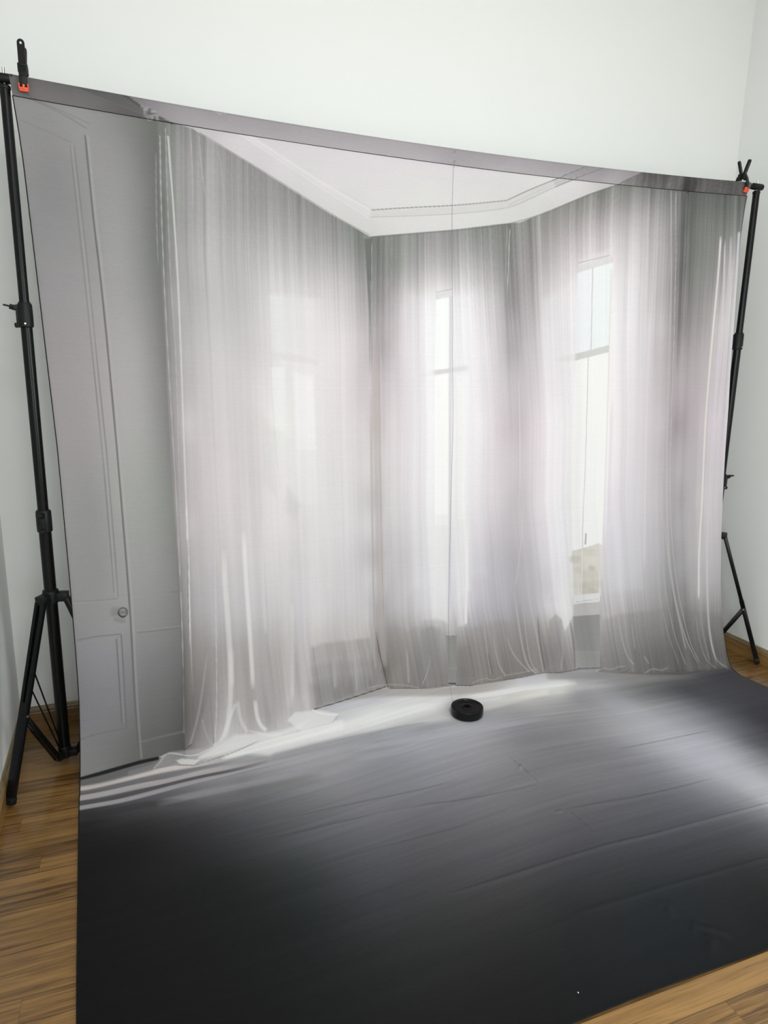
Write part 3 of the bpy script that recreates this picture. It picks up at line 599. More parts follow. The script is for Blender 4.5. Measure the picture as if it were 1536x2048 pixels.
line([(430,1060),(432,1250),(434,1420),(429,1490)], 0.002, 214, 0.5, 0.8, (0.3, 0.02)); line([(415,1300),(400,1420),(380,1490)], 0.004, 186, 0.35, 0.9, (0.3, 0.05)); line([(418,1380),(424,1440),(428,1488)], 0.003, 132, 0.6, 0.9, (0.2, 0.1)); line([(405,1440),(412,1470),(424,1490)], 0.003, 190, 0.5, 0.9)
glow([(418,1385),(427,1440),(426,1490),(404,1488),(400,1450)], 150, 0.45, 0.006, (2, 0, -1))
line([(520,1250),(540,1400),(556,1450)], 0.016, 182, 0.4, 1.0, (0.2, 0.2))
# --- door and panel mouldings
def groove(pts, L=118, w=0.0022, a=0.75, hl=None, tp=(0.03, 0.03)):
    line(pts, w, L, a, 0.9, tp)
    if hl: line([(x + hl[0], y + hl[1]) for x, y in pts], w * 1.3, hl[2], 0.3, 1.0, tp)
groove([(170,268),(178,350),(188,450),(196,512),(210,640),(223,780),(234,900),(244,1020),(254,1140),(262,1250),(268,1380),(275,1480),(278,1518)], 104, 0.0030, 0.8, (5, 0, 182))
groove([(140,290),(150,380),(163,500),(178,640),(192,780),(204,900),(214,1010),(222,1110),(228,1188)], 122, 0.0020, 0.6)
groove([(148,290),(158,380),(172,500),(186,640),(200,780),(213,900),(222,1010),(230,1110),(236,1196)], 122, 0.0020, 0.6, (-4, 0, 170))
groove([(52,196),(110,215),(180,248)], 118, 0.0016, 0.4); groove([(60,196),(120,222),(174,258)], 118, 0.0016, 0.4); groove([(40,240),(100,265),(142,284)], 128, 0.0022, 0.4)
groove([(150,1204),(190,1202),(236,1198)], 130, 0.0020, 0.5, (0, 4, 166)); groove([(153,1282),(190,1274),(242,1269)], 118, 0.0026, 0.6)
groove([(242,1270),(247,1340),(251,1420),(253,1456)], 106, 0.0022, 0.65); groove([(233,1278),(238,1350),(242,1420),(244,1448)], 104, 0.0024, 0.65, (4, 0, 158))
groove([(160,1480),(200,1466),(252,1457)], 112, 0.0024, 0.6); groove([(156,1290),(190,1282),(233,1277)], 158, 0.002, 0.3)
groove([(274,1266),(310,1262),(360,1256)], 116, 0.0024, 0.6, (0, -4, 158)); groove([(338,1184),(360,1183)], 122, 0.0018, 0.5); groove([(360,1150),(362,1183)], 122, 0.0018, 0.4)
groove([(282,1484),(320,1474),(370,1462)], 128, 0.0040, 0.5); line([(366,1300),(368,1470)], 0.004, 84, 0.5, 1.0, (0.3, 0.1))
# round knob
q = locate([(246, 1225)], 0)[0]; r_, c_ = window(np.array([q]), 0.04); Aa, Ss = A2[r_, c_] - q[0], S2[r_, c_] - q[1]
line([(214,1224),(240,1225)], 0.016, 120, 0.5, 1.2, (0.6, 0.0)); line([(232,1240),(246,1243)], 0.008, 118, 0.35, 1.2)
dd = np.sqrt((Aa / 0.95)**2 + Ss**2); P_ = PRINT[r_, c_]
kk = sstep((0.0185 - dd) / 0.003)[..., None]; P_[:] = P_ * (1 - kk) + 150 * kk
kr = np.exp(-((dd - 0.0158) / 0.0022)**2)[..., None] * 0.85; P_[:] = P_ * (1 - kr) + 62 * kr
pt = (np.sin(Aa * 900) * 0.5 + 0.5) * (dd < 0.013) * (0.5 + 0.5 * np.cos(Ss * 300)); P_[:] = P_ * (1 - 0.65 * pt[..., None]) + 60 * 0.65 * pt[..., None]
line([(236,1226),(238,1231),(244,1236),(250,1234)], 0.0018, 46, 0.8, 0.8)
# --- ceiling mouldings
line([(440,232),(480,262),(520,285),(640,365),(740,419)], 0.0024, 226, 0.65, 0.9); line([(432,236),(500,282),(620,362),(736,434)], 0.0020, 224, 0.5, 0.9); line([(445,230),(500,266),(640,358),(742,418)], 0.0014, 186, 0.4, 1.0)
glow([(432,240),(446,232),(742,420),(740,432)], 216, 0.45, 0.003, (2, -2, 2))
line([(742,420),(820,415),(909,411),(1013,401)], 0.0020, 142, 0.85, 0.7, (0.01, 0.01)); line([(1013,401),(1060,379),(1105,361),(1140,348),(1176,334)], 0.0020, 132, 0.85, 0.7)
glow([(742,423),(909,413),(1013,402),(1100,365),(1180,334),(1208,338),(1110,374),(1018,417),(909,427),(742,434)], 204, 0.7, 0.003, (1, -1, 0))
line([(742,434),(820,432),(909,428),(1018,417),(1060,398),(1110,374),(1150,358),(1208,338)], 0.0013, 160, 0.6, 0.8); line([(1018,410),(1060,389),(1115,366),(1188,336)], 0.0010, 158, 0.5, 0.8); line([(1060,384),(1110,363),(1182,335)], 0.0010, 165, 0.4, 0.8); line([(1024,413),(1062,394),(1120,369),(1200,337)], 0.0010, 170, 0.4, 0.8)
line([(740,470),(660,427),(520,338),(400,265)], 0.0016, 128, 0.5, 0.9); line([(745,474),(909,461),(1040,447),(1180,388),(1238,369)], 0.0022, 112, 0.5, 0.9)

# --- sleeve band tones: its shade and lost backlight painted into the colour
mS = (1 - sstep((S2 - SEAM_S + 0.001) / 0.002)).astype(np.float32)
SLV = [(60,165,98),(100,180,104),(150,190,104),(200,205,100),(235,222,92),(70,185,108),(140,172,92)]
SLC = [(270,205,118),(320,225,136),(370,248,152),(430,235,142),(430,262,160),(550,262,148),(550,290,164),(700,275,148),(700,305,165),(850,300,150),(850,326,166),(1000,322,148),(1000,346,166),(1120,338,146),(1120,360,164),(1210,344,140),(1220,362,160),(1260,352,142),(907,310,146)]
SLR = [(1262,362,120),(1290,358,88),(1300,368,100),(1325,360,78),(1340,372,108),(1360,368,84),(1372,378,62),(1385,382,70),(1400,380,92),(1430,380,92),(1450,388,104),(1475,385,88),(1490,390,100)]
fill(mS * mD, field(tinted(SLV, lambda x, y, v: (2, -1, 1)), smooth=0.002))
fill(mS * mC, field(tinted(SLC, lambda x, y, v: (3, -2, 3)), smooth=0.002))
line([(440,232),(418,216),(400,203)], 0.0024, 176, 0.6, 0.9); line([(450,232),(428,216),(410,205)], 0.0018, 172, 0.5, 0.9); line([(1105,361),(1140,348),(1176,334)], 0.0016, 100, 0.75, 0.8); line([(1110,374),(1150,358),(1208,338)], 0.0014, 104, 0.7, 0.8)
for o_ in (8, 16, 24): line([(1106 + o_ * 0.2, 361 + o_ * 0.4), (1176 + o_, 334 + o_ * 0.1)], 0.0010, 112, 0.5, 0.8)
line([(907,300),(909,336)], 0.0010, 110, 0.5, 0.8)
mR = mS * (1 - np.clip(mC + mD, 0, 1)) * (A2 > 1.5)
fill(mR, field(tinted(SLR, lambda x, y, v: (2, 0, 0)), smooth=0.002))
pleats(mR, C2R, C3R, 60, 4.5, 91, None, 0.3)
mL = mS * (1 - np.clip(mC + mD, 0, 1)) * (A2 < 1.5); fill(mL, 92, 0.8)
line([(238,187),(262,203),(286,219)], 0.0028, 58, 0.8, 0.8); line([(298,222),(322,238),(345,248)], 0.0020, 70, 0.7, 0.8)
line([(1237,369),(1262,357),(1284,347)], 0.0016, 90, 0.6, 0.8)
# carved corbel at the top of the left curtain
for pts, w, L in (([(285,216),(288,222)],0.0035,172),([(292,218),(291,228),(294,238),(302,240),(308,232)],0.0040,168),([(303,226),(308,224),(312,230),(316,241)],0.0026,176),([(298,232),(304,236)],0.0028,158)):
    line(pts, w, L - 14, 0.7, 0.8)
line([(298,222),(300,230)], 0.0030, 84, 0.7, 0.7); line([(311,236),(308,240)], 0.002, 70, 0.6, 0.7)

# --- printed floor
F_EDGE = [(100,1572),(159,1555),(278,1521),(321,1512),(309,1538),(350,1531),(387,1530),(478,1499),(537,1478),(587,1466),(665,1446),(679,1430),(624,1420),(628,1417),(700,1396),(774,1372),(782,1378),(840,1378),(903,1371),(943,1372),(1006,1362),(1081,1346),(1121,1346),(1160,1339),(1204,1337),(1196,1344),(1235,1347),(1293,1349),(1360,1350),(1412,1342),(1445,1337),(1500,1330)]
mF = polymask(F_EDGE + [(1900,1400),(1900,2900),(-200,2900),(60,2000)], 0.0022, 20)
FLO = [(165,1566,120),(170,1640,52),(170,1700,36),(170,1850,28),(170,2040,22),(250,1620,80),(250,1680,42),(300,1650,58),(300,1750,38),(300,1900,29),(300,2040,24),
 (400,1590,122),(400,1640,70),(450,1575,138),(500,1570,128),(560,1570,140),(520,1540,158),(450,1620,92),(450,1670,66),(450,1750,42),(450,1880,31),(450,2040,25),(520,1510,165),(520,1560,148),(520,1620,100),(600,1490,172),(600,1540,168),(600,1600,122),(600,1670,92),(600,1750,58),(600,1850,40),(600,2000,29),
 (680,1470,185),(680,1520,170),(680,1600,132),(680,1700,88),(750,1400,190),(750,1440,214),(750,1480,172),(750,1540,150),(750,1620,124),(750,1700,92),(750,1800,62),(750,1900,45),(750,2030,31),
 (850,1390,205),(850,1420,218),(850,1455,184),(850,1500,172),(850,1560,142),(850,1640,108),(850,1720,82),(850,1830,58),(850,1950,40),(950,1380,195),(950,1460,182),(950,1500,165),(950,1560,138),(950,1640,108),(950,1720,82),(950,1820,58),(950,1930,40),(950,2040,30),
 (1050,1365,190),(1050,1400,205),(1050,1435,160),(1050,1480,140),(1050,1550,128),(1050,1630,108),(1050,1700,84),(1050,1800,58),(1050,1900,40),(1050,2000,30),(1120,1350,165),(1120,1372,212),(1150,1395,168),(1150,1430,158),(1150,1480,138),(1150,1560,122),(1150,1640,94),(1150,1720,68),(1150,1820,45),(1150,1950,32),
 (1200,1352,150),(1200,1380,172),(1220,1410,178),(1230,1450,175),(1230,1500,142),(1230,1560,122),(1230,1650,88),(1230,1760,56),(1230,1880,38),(1300,1360,128),(1300,1385,132),(1300,1415,170),(1300,1450,188),(1310,1490,182),(1310,1530,145),(1310,1600,104),(1310,1700,66),(1310,1800,44),(1310,1900,34),
 (1380,1362,100),(1380,1385,92),(1370,1420,150),(1380,1460,178),(1380,1500,190),(1390,1545,170),(1390,1590,122),(1390,1680,72),(1390,1780,45),(1390,1880,34),(1450,1360,82),(1450,1400,86),(1450,1440,118),(1450,1490,175),(1450,1530,188),(1460,1580,160),(1460,1630,105),(1460,1720,58),(1460,1830,38),
 (1520,1390,78),(1520,1440,70),(1520,1490,100),(1520,1530,160),(1520,1570,186),(1520,1610,150),(1520,1660,92),(1520,1740,52),(1520,1840,34),(1600,1450,66),(1600,1560,150),(1600,1620,170),(1600,1700,80),(1600,1800,40),(155,2400,22),(900,2300,22),(1500,2000,30)]
FLO = [(f_[0], f_[1], f_[2] - (4 if f_[2] < 60 else 0)) for f_ in FLO]
def flo_tint(x, y, v):
    t = np.array([0.0, 0.0, 1.0]) if v < 60 else np.array([0.0, -1.0, 3.5])
    if v > 195: t = np.array([0.5, 0.0, 0.0])
    for cx, cy, r, k in ((650, 1830, 160, (-3, 1, 1)), (1330, 1850, 180, (-4, 1, 3)), (820, 1480, 110, (-3, 0, 6)), (1400, 1500, 130, (-4, -1, 6)), (560, 1680, 120, (-2, 1, 0)), (1330, 1360, 60, (1, 2, -3))):
        g = math.exp(-((x - cx)**2 + (y - cy)**2) / r**2); t = t + np.array(k) * g * 0.8
    return t
fill(mF, field(tinted(FLO, flo_tint), smooth=0.0015))
def fline(*a, **k): k.setdefault('mask', mF); line(*a, **k)
# strips of light lying on the printed floor
fline([(150,1578),(180,1575),(241,1560),(300,1545),(346,1535),(420,1525),(500,1505)], 0.012, (207,199,196), 0.92, 0.8, (0, 0.35))
fline([(150,1598),(200,1590),(287,1570),(340,1562),(401,1546),(492,1530),(560,1514)], 0.016, (200,194,197), 0.9, 0.8, (0, 0.4))
fline([(150,1618),(200,1609),(241,1602),(305,1586),(369,1569),(442,1552),(496,1537),(600,1514),(720,1490)], 0.013, (184,180,186), 0.9, 0.8, (0, 0.3))
fline([(150,1587),(210,1577),(300,1557),(380,1540),(470,1522)], 0.0065, 128, 0.8, 0.8, (0, 0.3)); fline([(150,1608),(210,1600),(300,1578),(390,1556),(470,1541),(540,1522)], 0.010, 92, 0.85, 0.8, (0, 0.35))
fline([(150,1566),(200,1559),(260,1543),(330,1524)], 0.016, 96, 0.8, 0.8, (0, 0.2)); fline([(150,1557),(200,1546),(278,1523),(318,1514)], 0.0095, 26, 0.95, 0.5, (0, 0.05)); fline([(262,1546),(300,1536),(312,1530)], 0.010, 128, 0.7, 0.9)
fline([(310,1610),(332,1604),(405,1588),(469,1576),(560,1554),(651,1535),(742,1513),(840,1494)], 0.020, (160,159,164), 0.75, 1.0, (0.25, 0.3))
fline([(380,1608),(469,1590),(560,1572),(651,1552)], 0.03, 116, 0.4, 1.2, (0.4, 0.3))
fline([(150,1640),(220,1625),(300,1606),(400,1606)], 0.020, 62, 0.5, 1.0, (0.0, 0.5))
glowF = polymask([(500,1506),(560,1480),(620,1458),(700,1436),(760,1420),(900,1392),(1000,1376),(1130,1362),(1150,1366),(1080,1392),(1000,1414),(900,1438),(800,1452),(700,1470),(620,1488),(540,1512)], 0.018) * mF
fill(glowF, (222, 222, 222), 0.85)
fline([(440,1512),(500,1498),(600,1470),(690,1448)], 0.018, (226,226,224), 0.9, 0.8, (0.2, 0.1)); fline([(650,1436),(720,1420),(800,1406),(880,1398)], 0.012, (206,204,200), 0.5, 1.0, (0.2, 0.2))
fline([(1000,1396),(1060,1384),(1150,1374),(1240,1372)], 0.012, (196,192,188), 0.55, 1.0, (0.2, 0.5)); fline([(960,1416),(1040,1398),(1100,1384)], 0.014, (224,220,214), 0.7, 1.0, (0.2, 0.2)); fline([(940,1400),(1000,1394),(1060,1380)], 0.006, 196, 0.4, 1.0, (0.2, 0.2))
fline([(640,1400),(760,1383),(860,1384),(960,1378),(1040,1362)], 0.020, (158,152,148), 0.75, 1.0, (0.1, 0.3)); fline([(1090,1352),(1200,1350),(1290,1362),(1400,1352)], 0.016, (140,136,134), 0.5, 1.0, (0.1, 0.3))
fline([(540,1514),(640,1494),(760,1470),(880,1452),(960,1440)], 0.020, (168,168,174), 0.55, 1.0, (0.1, 0.3)); fline([(700,1500),(800,1484),(900,1466),(1000,1452),(1100,1434)], 0.018, (186,188,196), 0.6, 1.0, (0.2, 0.3))
fline([(700,1520),(800,1502),(900,1484)], 0.02, (176,178,188), 0.4, 1.0, (0.3, 0.3)); fline([(640,1488),(760,1462),(860,1444)], 0.008, 152, 0.35, 1.0, (0.3, 0.3))
fline([(1215,1396),(1280,1430),(1340,1468),(1400,1502),(1470,1546),(1540,1590),(1620,1640)], 0.070, (190,192,202), 0.40, 1.2, (0.1, 0.0))
# brushed board texture of the printed floor
w1 = vnoise(A2 * 1.6 + 9, S2 * 62 + A2 * 3.0, 5) + 0.8 * vnoise(A2 * 4.0, S2 * 150 + A2 * 6.0, 6)
PRINT[:] += (mF * w1 * np.clip(PRINT[..., 1] / 150, 0.12, 1) * 2.6)[..., None]
for pts in ([(470,1690),(560,1672),(660,1650),(760,1628)], [(560,1640),(680,1612),(800,1590),(920,1560)], [(600,1740),(720,1706),(860,1670),(950,1645)], [(836,1612),(950,1596),(1080,1568)], [(1109,1624),(1230,1600),(1340,1580),(1430,1556)], [(1230,1500),(1330,1480),(1420,1462)]):
    fline(pts, 0.004, 60, 0.22, 1.0, (0.3, 0.3))  # strokes that follow cloth creases paint in their shade
# hems of the sheers where they meet the printed floor
line([(628,1418),(665,1408),(700,1397),(740,1384),(774,1373)], 0.0022, 52, 0.75, 0.8, (0.05, 0.1)); line([(752,1260),(758,1300),(770,1350),(776,1376)], 0.0030, 84, 0.7, 0.9, (0.4, 0.02))
line([(735,1376),(770,1369),(812,1370),(840,1377)], 0.0022, (190,184,178), 0.4, 1.0); line([(778,1377),(812,1377),(860,1377),(905,1371)], 0.0014, 84, 0.6, 0.8); line([(898,1367),(911,1367)], 0.0028, 50, 0.8, 0.7); line([(843,1367),(850,1350),(858,1330)], 0.0022, 120, 0.5, 0.9, (0.1, 0.5)); line([(845,1368),(855,1345),(862,1310)], 0.0022, 196, 0.5, 0.9, (0.1, 0.5))
line([(912,1371),(945,1371)], 0.0018, 60, 0.7, 0.8); line([(945,1366),(970,1355),(985,1362),(1010,1350),(1045,1345),(1075,1338)], 0.0022, (188,182,176), 0.4, 1.0); line([(1008,1360),(1050,1354),(1085,1345),(1120,1346),(1160,1338)], 0.0016, 78, 0.65, 0.8); line([(1005,1353),(1014,1356)], 0.006, 120, 0.7, 0.8)
for pts, L, w in (([(968,1240),(972,1290),(982,1350)],190,0.0022),([(985,1270),(996,1330),(1012,1352)],186,0.0028),([(1012,1270),(1025,1310),(1060,1345)],188,0.0030),([(1026,1170),(1038,1260),(1052,1330),(1074,1348)],200,0.0036),
                  ([(1042,1180),(1052,1280),(1062,1330),(1078,1346)],190,0.0024),([(1066,1230),(1076,1290),(1086,1345)],178,0.0030),([(1120,1270),(1128,1300),(1122,1340)],170,0.0026),([(813,1290),(818,1370)],186,0.004),([(1046,1000),(1040,1100),(1030,1170)],206,0.0024),
                  ([(1234,1200),(1240,1260),(1252,1310),(1268,1330)],190,0.0032),([(1262,1240),(1270,1300)],176,0.003),([(1287,1310),(1298,1328)],186,0.003),([(1388,1210),(1396,1270),(1410,1320),(1432,1336)],172,0.0030),([(1414,1200),(1418,1270),(1430,1320),(1458,1338)],182,0.004),([(1118,1252),(1125,1300),(1122,1336)],168,0.002),
                  ([(668,1300),(670,1380)],178,0.004),([(708,1290),(714,1388)],184,0.003)):
    line(pts, w * 1.3, (L + 2, L, L - 3), 0.42, 1.1, (0.3, 0.12))
for pts in ([(1074,1230),(1080,1290),(1090,1340)], [(1140,1240),(1148,1290),(1150,1335)], [(1364,1230),(1378,1290),(1400,1330)], [(975,1300),(985,1352)]):
    line(pts, 0.004, 96, 0.45, 1.0, (0.3, 0.1))
line([(1192,1343),(1204,1335),(1222,1340),(1240,1332),(1256,1336)], 0.0036, 186, 0.3, 1.1); line([(1236,1340),(1252,1334),(1262,1338),(1244,1346)], 0.002, 96, 0.5, 0.9); line([(1290,1346),(1306,1336),(1322,1342),(1334,1336)], 0.0036, 190, 0.32, 1.1); line([(1330,1346),(1370,1348),(1412,1340)], 0.0016, 78, 0.6, 0.8); line([(1300,1348),(1330,1348)], 0.0016, 90, 0.5, 0.8); line([(1155,1337),(1204,1336)], 0.0018, 84, 0.6, 0.8)
line([(1410,1326),(1440,1334),(1456,1336)], 0.003, 92, 0.4, 1.0)
# left curtain's spread hem
glow([(341,1504),(372,1500),(430,1494),(460,1476),(520,1470),(540,1476),(478,1499),(387,1529),(352,1530),(309,1538),(322,1514)], 176, 0.55, 0.006, (3, 0, 0))
glow([(398,1512),(428,1494),(470,1470),(560,1462),(620,1440),(590,1464),(500,1490),(430,1512),(395,1520)], 226, 0.65, 0.008); glow([(352,1521),(364,1517),(400,1520),(388,1530),(362,1529)], 214, 0.75, 0.003)
glow([(575,1440),(590,1424),(640,1420),(676,1428),(664,1446),(600,1462)], 226, 0.7, 0.006)
line([(322,1514),(341,1504),(372,1512),(395,1510),(410,1502),(428,1494)], 0.0024, 214, 0.6, 0.8); line([(387,1531),(430,1518),(480,1500),(520,1480)], 0.0018, 128, 0.6, 0.8, (0.05, 0.3)); line([(360,1530),(390,1531)], 0.0014, 96, 0.6, 0.8); line([(308,1536),(320,1524),(330,1510)], 0.003, 190, 0.5, 0.9)
line([(430,1490),(445,1478),(458,1440),(470,1410)], 0.006, 224, 0.45, 1.1); line([(500,1462),(520,1466),(540,1472),(560,1468)], 0.0036, 226, 0.4, 1.1); line([(624,1420),(645,1428),(676,1430)], 0.0028, 236, 0.6, 0.9); line([(368,1500),(374,1496),(384,1488)], 0.002, 70, 0.5, 0.9); line([(340,1512),(352,1516),(372,1508)], 0.0016, 120, 0.4, 0.9)
# shade of sleeve puckers under the left clamp, painted on as strokes
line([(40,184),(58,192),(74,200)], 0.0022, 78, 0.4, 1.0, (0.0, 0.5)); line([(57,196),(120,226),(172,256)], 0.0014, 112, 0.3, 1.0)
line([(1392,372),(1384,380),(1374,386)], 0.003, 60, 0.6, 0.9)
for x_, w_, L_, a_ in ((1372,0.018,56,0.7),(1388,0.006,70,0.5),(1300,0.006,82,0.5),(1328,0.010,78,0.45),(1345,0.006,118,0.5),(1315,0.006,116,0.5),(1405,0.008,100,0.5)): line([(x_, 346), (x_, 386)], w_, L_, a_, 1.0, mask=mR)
# woven grain
PRINT[:] += (rng.normal(size=(NR, 1)) * 0.5 + vnoise(A2 * 90, S2 * 700, 8) * 0.9)[..., None]
CREASES = [([(836,1808),(950,1774),(1109,1724),(1223,1690),(1300,1672),(1374,1651),(1536,1610),(1700,1570)], 0.006, 0.0035, (0.2, 0.01)),
           ([(1087,1842),(1201,1815),(1337,1772),(1536,1717),(1700,1680)], 0.007, 0.0025, (0.2, 0.01)),
           ([(1380,1850),(1430,1862),(1470,1875)], 0.010, 0.006, (0.3, 0.3)), ([(1400,1868),(1425,1880),(1415,1910)], 0.012, 0.006, (0.3, 0.3)), ([(1390,1840),(1385,1870)], 0.010, 0.004, (0.3, 0.3)),
           ([(1300,1800),(1335,1810),(1345,1840)], 0.012, 0.004, (0.3, 0.3)), ([(560,1672),(760,1628),(950,1596)], 0.006, 0.0012, (0.3, 0.3)), ([(1109,1624),(1260,1600),(1430,1556)], 0.006, 0.0012, (0.3, 0.3)),
           ([(1020,1515),(1050,1540),(1078,1566)], 0.0022, 0.0014, (0.2, 0.2)), ([(1140,1624),(1165,1645),(1190,1666)], 0.0022, 0.0012, (0.2, 0.2)), ([(1036,1540),(1046,1528)], 0.006, 0.003, (0.3, 0.3)), ([(1108,1626),(1128,1622)], 0.006, 0.003, (0.3, 0.3))]
line([(1020,1515),(1050,1540),(1078,1566)], 0.0009, 70, 0.55, 0.8, (0.1, 0.1), mask=mF); line([(1140,1624),(1165,1645),(1190,1666)], 0.0008, 58, 0.5, 0.8, (0.1, 0.1), mask=mF)  # shade of two floor creases painted in as thin dark strokes
PRINT[:] = np.clip(PRINT, 8, 247)


# ---------------------------------------------------------------- the printed cloth: mesh
M_cloth = bpy.data.materials.new('printed_polyester'); M_cloth.use_nodes = True
def cloth_nodes(m, trans):
    nt = m.node_tree; N = nt.nodes; Lk = nt.links; N.clear()
    out = N.new('ShaderNodeOutputMaterial'); b = N.new('ShaderNodeBsdfPrincipled'); at = N.new('ShaderNodeVertexColor'); at.layer_name = 'print'
    b.inputs['Roughness'].default_value = 0.72; b.inputs['Specular IOR Level'].default_value = 0.12
    b.inputs['Sheen Weight'].default_value = 0.0; b.inputs['Sheen Roughness'].default_value = 0.5
    tc = N.new('ShaderNodeTexCoord'); mp = N.new('ShaderNodeMapping'); mp.inputs['Scale'].default_value = (260, 1400, 1400)
    Lk.new(tc.outputs['Object'], mp.inputs['Vector'])
    n = N.new('ShaderNodeTexNoise'); n.inputs['Scale'].default_value = 1.0; n.inputs['Detail'].default_value = 2; Lk.new(mp.outputs[0], n.inputs['Vector'])
    mr = N.new('ShaderNodeMapRange'); mr.inputs['To Min'].default_value = 0.90; mr.inputs['To Max'].default_value = 1.10; Lk.new(n.outputs['Fac'], mr.inputs['Value'])
    vm = N.new('ShaderNodeVectorMath'); vm.operation = 'SCALE'; Lk.new(at.outputs['Color'], vm.inputs[0]); Lk.new(mr.outputs[0], vm.inputs['Scale'])
    Lk.new(vm.outputs[0], b.inputs['Base Color'])
    bp = N.new('ShaderNodeBump'); bp.inputs['Strength'].default_value = 0.15; bp.inputs['Distance'].default_value = 0.0004
    Lk.new(n.outputs['Fac'], bp.inputs['Height']); Lk.new(bp.outputs[0], b.inputs['Normal'])
    tr = N.new('ShaderNodeBsdfTranslucent'); Lk.new(vm.outputs[0], tr.inputs[0]); mx = N.new('ShaderNodeMixShader'); mx.inputs[0].default_value = trans
    Lk.new(b.outputs[0], mx.inputs[1]); Lk.new(tr.outputs[0], mx.inputs[2]); Lk.new(mx.outputs[0], out.inputs[0])
cloth_nodes(M_cloth, 0.2)
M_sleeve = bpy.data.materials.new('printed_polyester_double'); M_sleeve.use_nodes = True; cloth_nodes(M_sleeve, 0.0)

def to_lin(c):
    c = np.clip(c, 0, 255) / 255.0
    return np.where(c <= 0.04045, c / 12.92, ((c + 0.055) / 1.055)**2.4)
ALB = np.clip(to_lin(PRINT) * PRINT_GAIN, 0.002, 0.92)

def cloth_point(A, S):
    u = A / WID
    y = np.interp(S, PS, PR[:, 0]) + ysh(u, S); z = np.interp(S, PS, PR[:, 1]) + sag(u, S)
    x = XLs(S) + (XRs(S) - XLs(S)) * u
    return x, y, z
X3, Y3, Z3 = cloth_point(A2, S2)
# gentle fullness of the hanging part and packing creases on the floor
hang = np.clip(S2 / 0.4, 0, 1) * np.clip((2.35 - S2) / 0.5, 0, 1)
Y3 = Y3 + hang * 0.0035 * np.sin(A2 * 5.1 + 0.6 * S2) + hang * 0.002 * np.sin(A2 * 11.7 + 1.0)
HG = np.zeros((NR, NC))
def crease(pts, w, h, taper=(0.15, 0.15)):
    q = locate(pts); r, c = window(q, w * 3); d, t = dist(q, A2[r, c], S2[r, c])
    k = np.exp(-(d / w)**2) * h * sstep(t / max(taper[0], 1e-3)) * sstep((1 - t) / max(taper[1], 1e-3))
    HG[r, c] += k
for c_ in CREASES: crease(*c_)
onfl = np.clip((S2 - 2.40) / 0.05, 0, 1)
front = np.clip((S2 - (STOT - 0.05)) / 0.05, 0, 1)
Z3 = Z3 + onfl * HG + onfl * (0.0012 * (1 + np.sin(A2 * 9 + S2 * 4)) * (1 - front))
# the front edge is not cut quite straight
Y3 = Y3 + front * (0.006 * np.sin(A2 * 3.1 + 0.5) - 0.004 * np.sin(A2 * 8.3))

def grid_mesh(name, X, Y, Z, C, m, parent, closed=False):
    nr, nc = X.shape
    co = np.stack([X, Y, Z], -1).reshape(-1, 3) - np.array(parent.location)
    i = np.arange(nr * nc).reshape(nr, nc)
    if closed: i = np.vstack([i, i[:1]])
    q = np.stack([i[:-1, :-1], i[1:, :-1], i[1:, 1:], i[:-1, 1:]], -1).reshape(-1, 4)
    me = bpy.data.meshes.new(name); me.vertices.add(len(co)); me.vertices.foreach_set('co', co.astype(np.float32).ravel())
    me.loops.add(q.size); me.loops.foreach_set('vertex_index', q.astype(np.int32).ravel())
    me.polygons.add(len(q)); me.polygons.foreach_set('loop_start', (np.arange(len(q)) * 4).astype(np.int32))
    me.update(calc_edges=True)
    at = me.color_attributes.new('print', 'FLOAT_COLOR', 'POINT')
    cc = np.concatenate([C.reshape(-1, 3), np.ones((nr * nc, 1))], 1).astype(np.float32); at.data.foreach_set('color', cc.ravel())
    me.materials.append(m); me.shade_smooth()
    o = bpy.data.objects.new(name, me); COL.objects.link(o); o.parent = parent
    return o
backdrop = tag(empty('photo_backdrop', (1.3, 2.43, 0.0)), 'wide grey printed cloth backdrop of sheer window curtains, hanging from bar and swept over floor', 'backdrop')
k0 = int(np.searchsorted(SR, SEAM_S))
rows = slice(k0, NR)
grid_mesh('printed_cloth', X3[rows], Y3[rows], Z3[rows], ALB[rows], M_cloth, backdrop)
# rod sleeve: a flat tube of cloth round the bar, closed at the stitched seam
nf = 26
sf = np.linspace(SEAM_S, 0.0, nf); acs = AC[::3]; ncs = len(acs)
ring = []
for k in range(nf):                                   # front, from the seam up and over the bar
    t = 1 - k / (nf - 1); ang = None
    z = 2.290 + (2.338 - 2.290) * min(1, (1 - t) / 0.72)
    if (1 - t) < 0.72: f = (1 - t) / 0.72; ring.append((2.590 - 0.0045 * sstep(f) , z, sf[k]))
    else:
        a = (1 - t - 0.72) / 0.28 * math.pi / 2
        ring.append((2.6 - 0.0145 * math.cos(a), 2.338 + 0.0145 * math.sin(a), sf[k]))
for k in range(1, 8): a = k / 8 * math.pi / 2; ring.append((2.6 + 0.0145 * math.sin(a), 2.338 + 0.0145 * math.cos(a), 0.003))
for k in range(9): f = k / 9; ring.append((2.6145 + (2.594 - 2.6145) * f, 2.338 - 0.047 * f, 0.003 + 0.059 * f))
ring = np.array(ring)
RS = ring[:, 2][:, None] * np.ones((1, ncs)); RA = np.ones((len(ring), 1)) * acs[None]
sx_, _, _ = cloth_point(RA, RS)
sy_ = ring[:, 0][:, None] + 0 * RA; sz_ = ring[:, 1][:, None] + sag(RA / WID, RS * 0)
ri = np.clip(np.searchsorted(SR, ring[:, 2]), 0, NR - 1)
grid_mesh('rod_sleeve', sx_, sy_, sz_, ALB[ri][:, ::3], M_sleeve, backdrop, closed=True)['label'] = 'double-layered sleeve along the top edge, its shade painted into the colour'
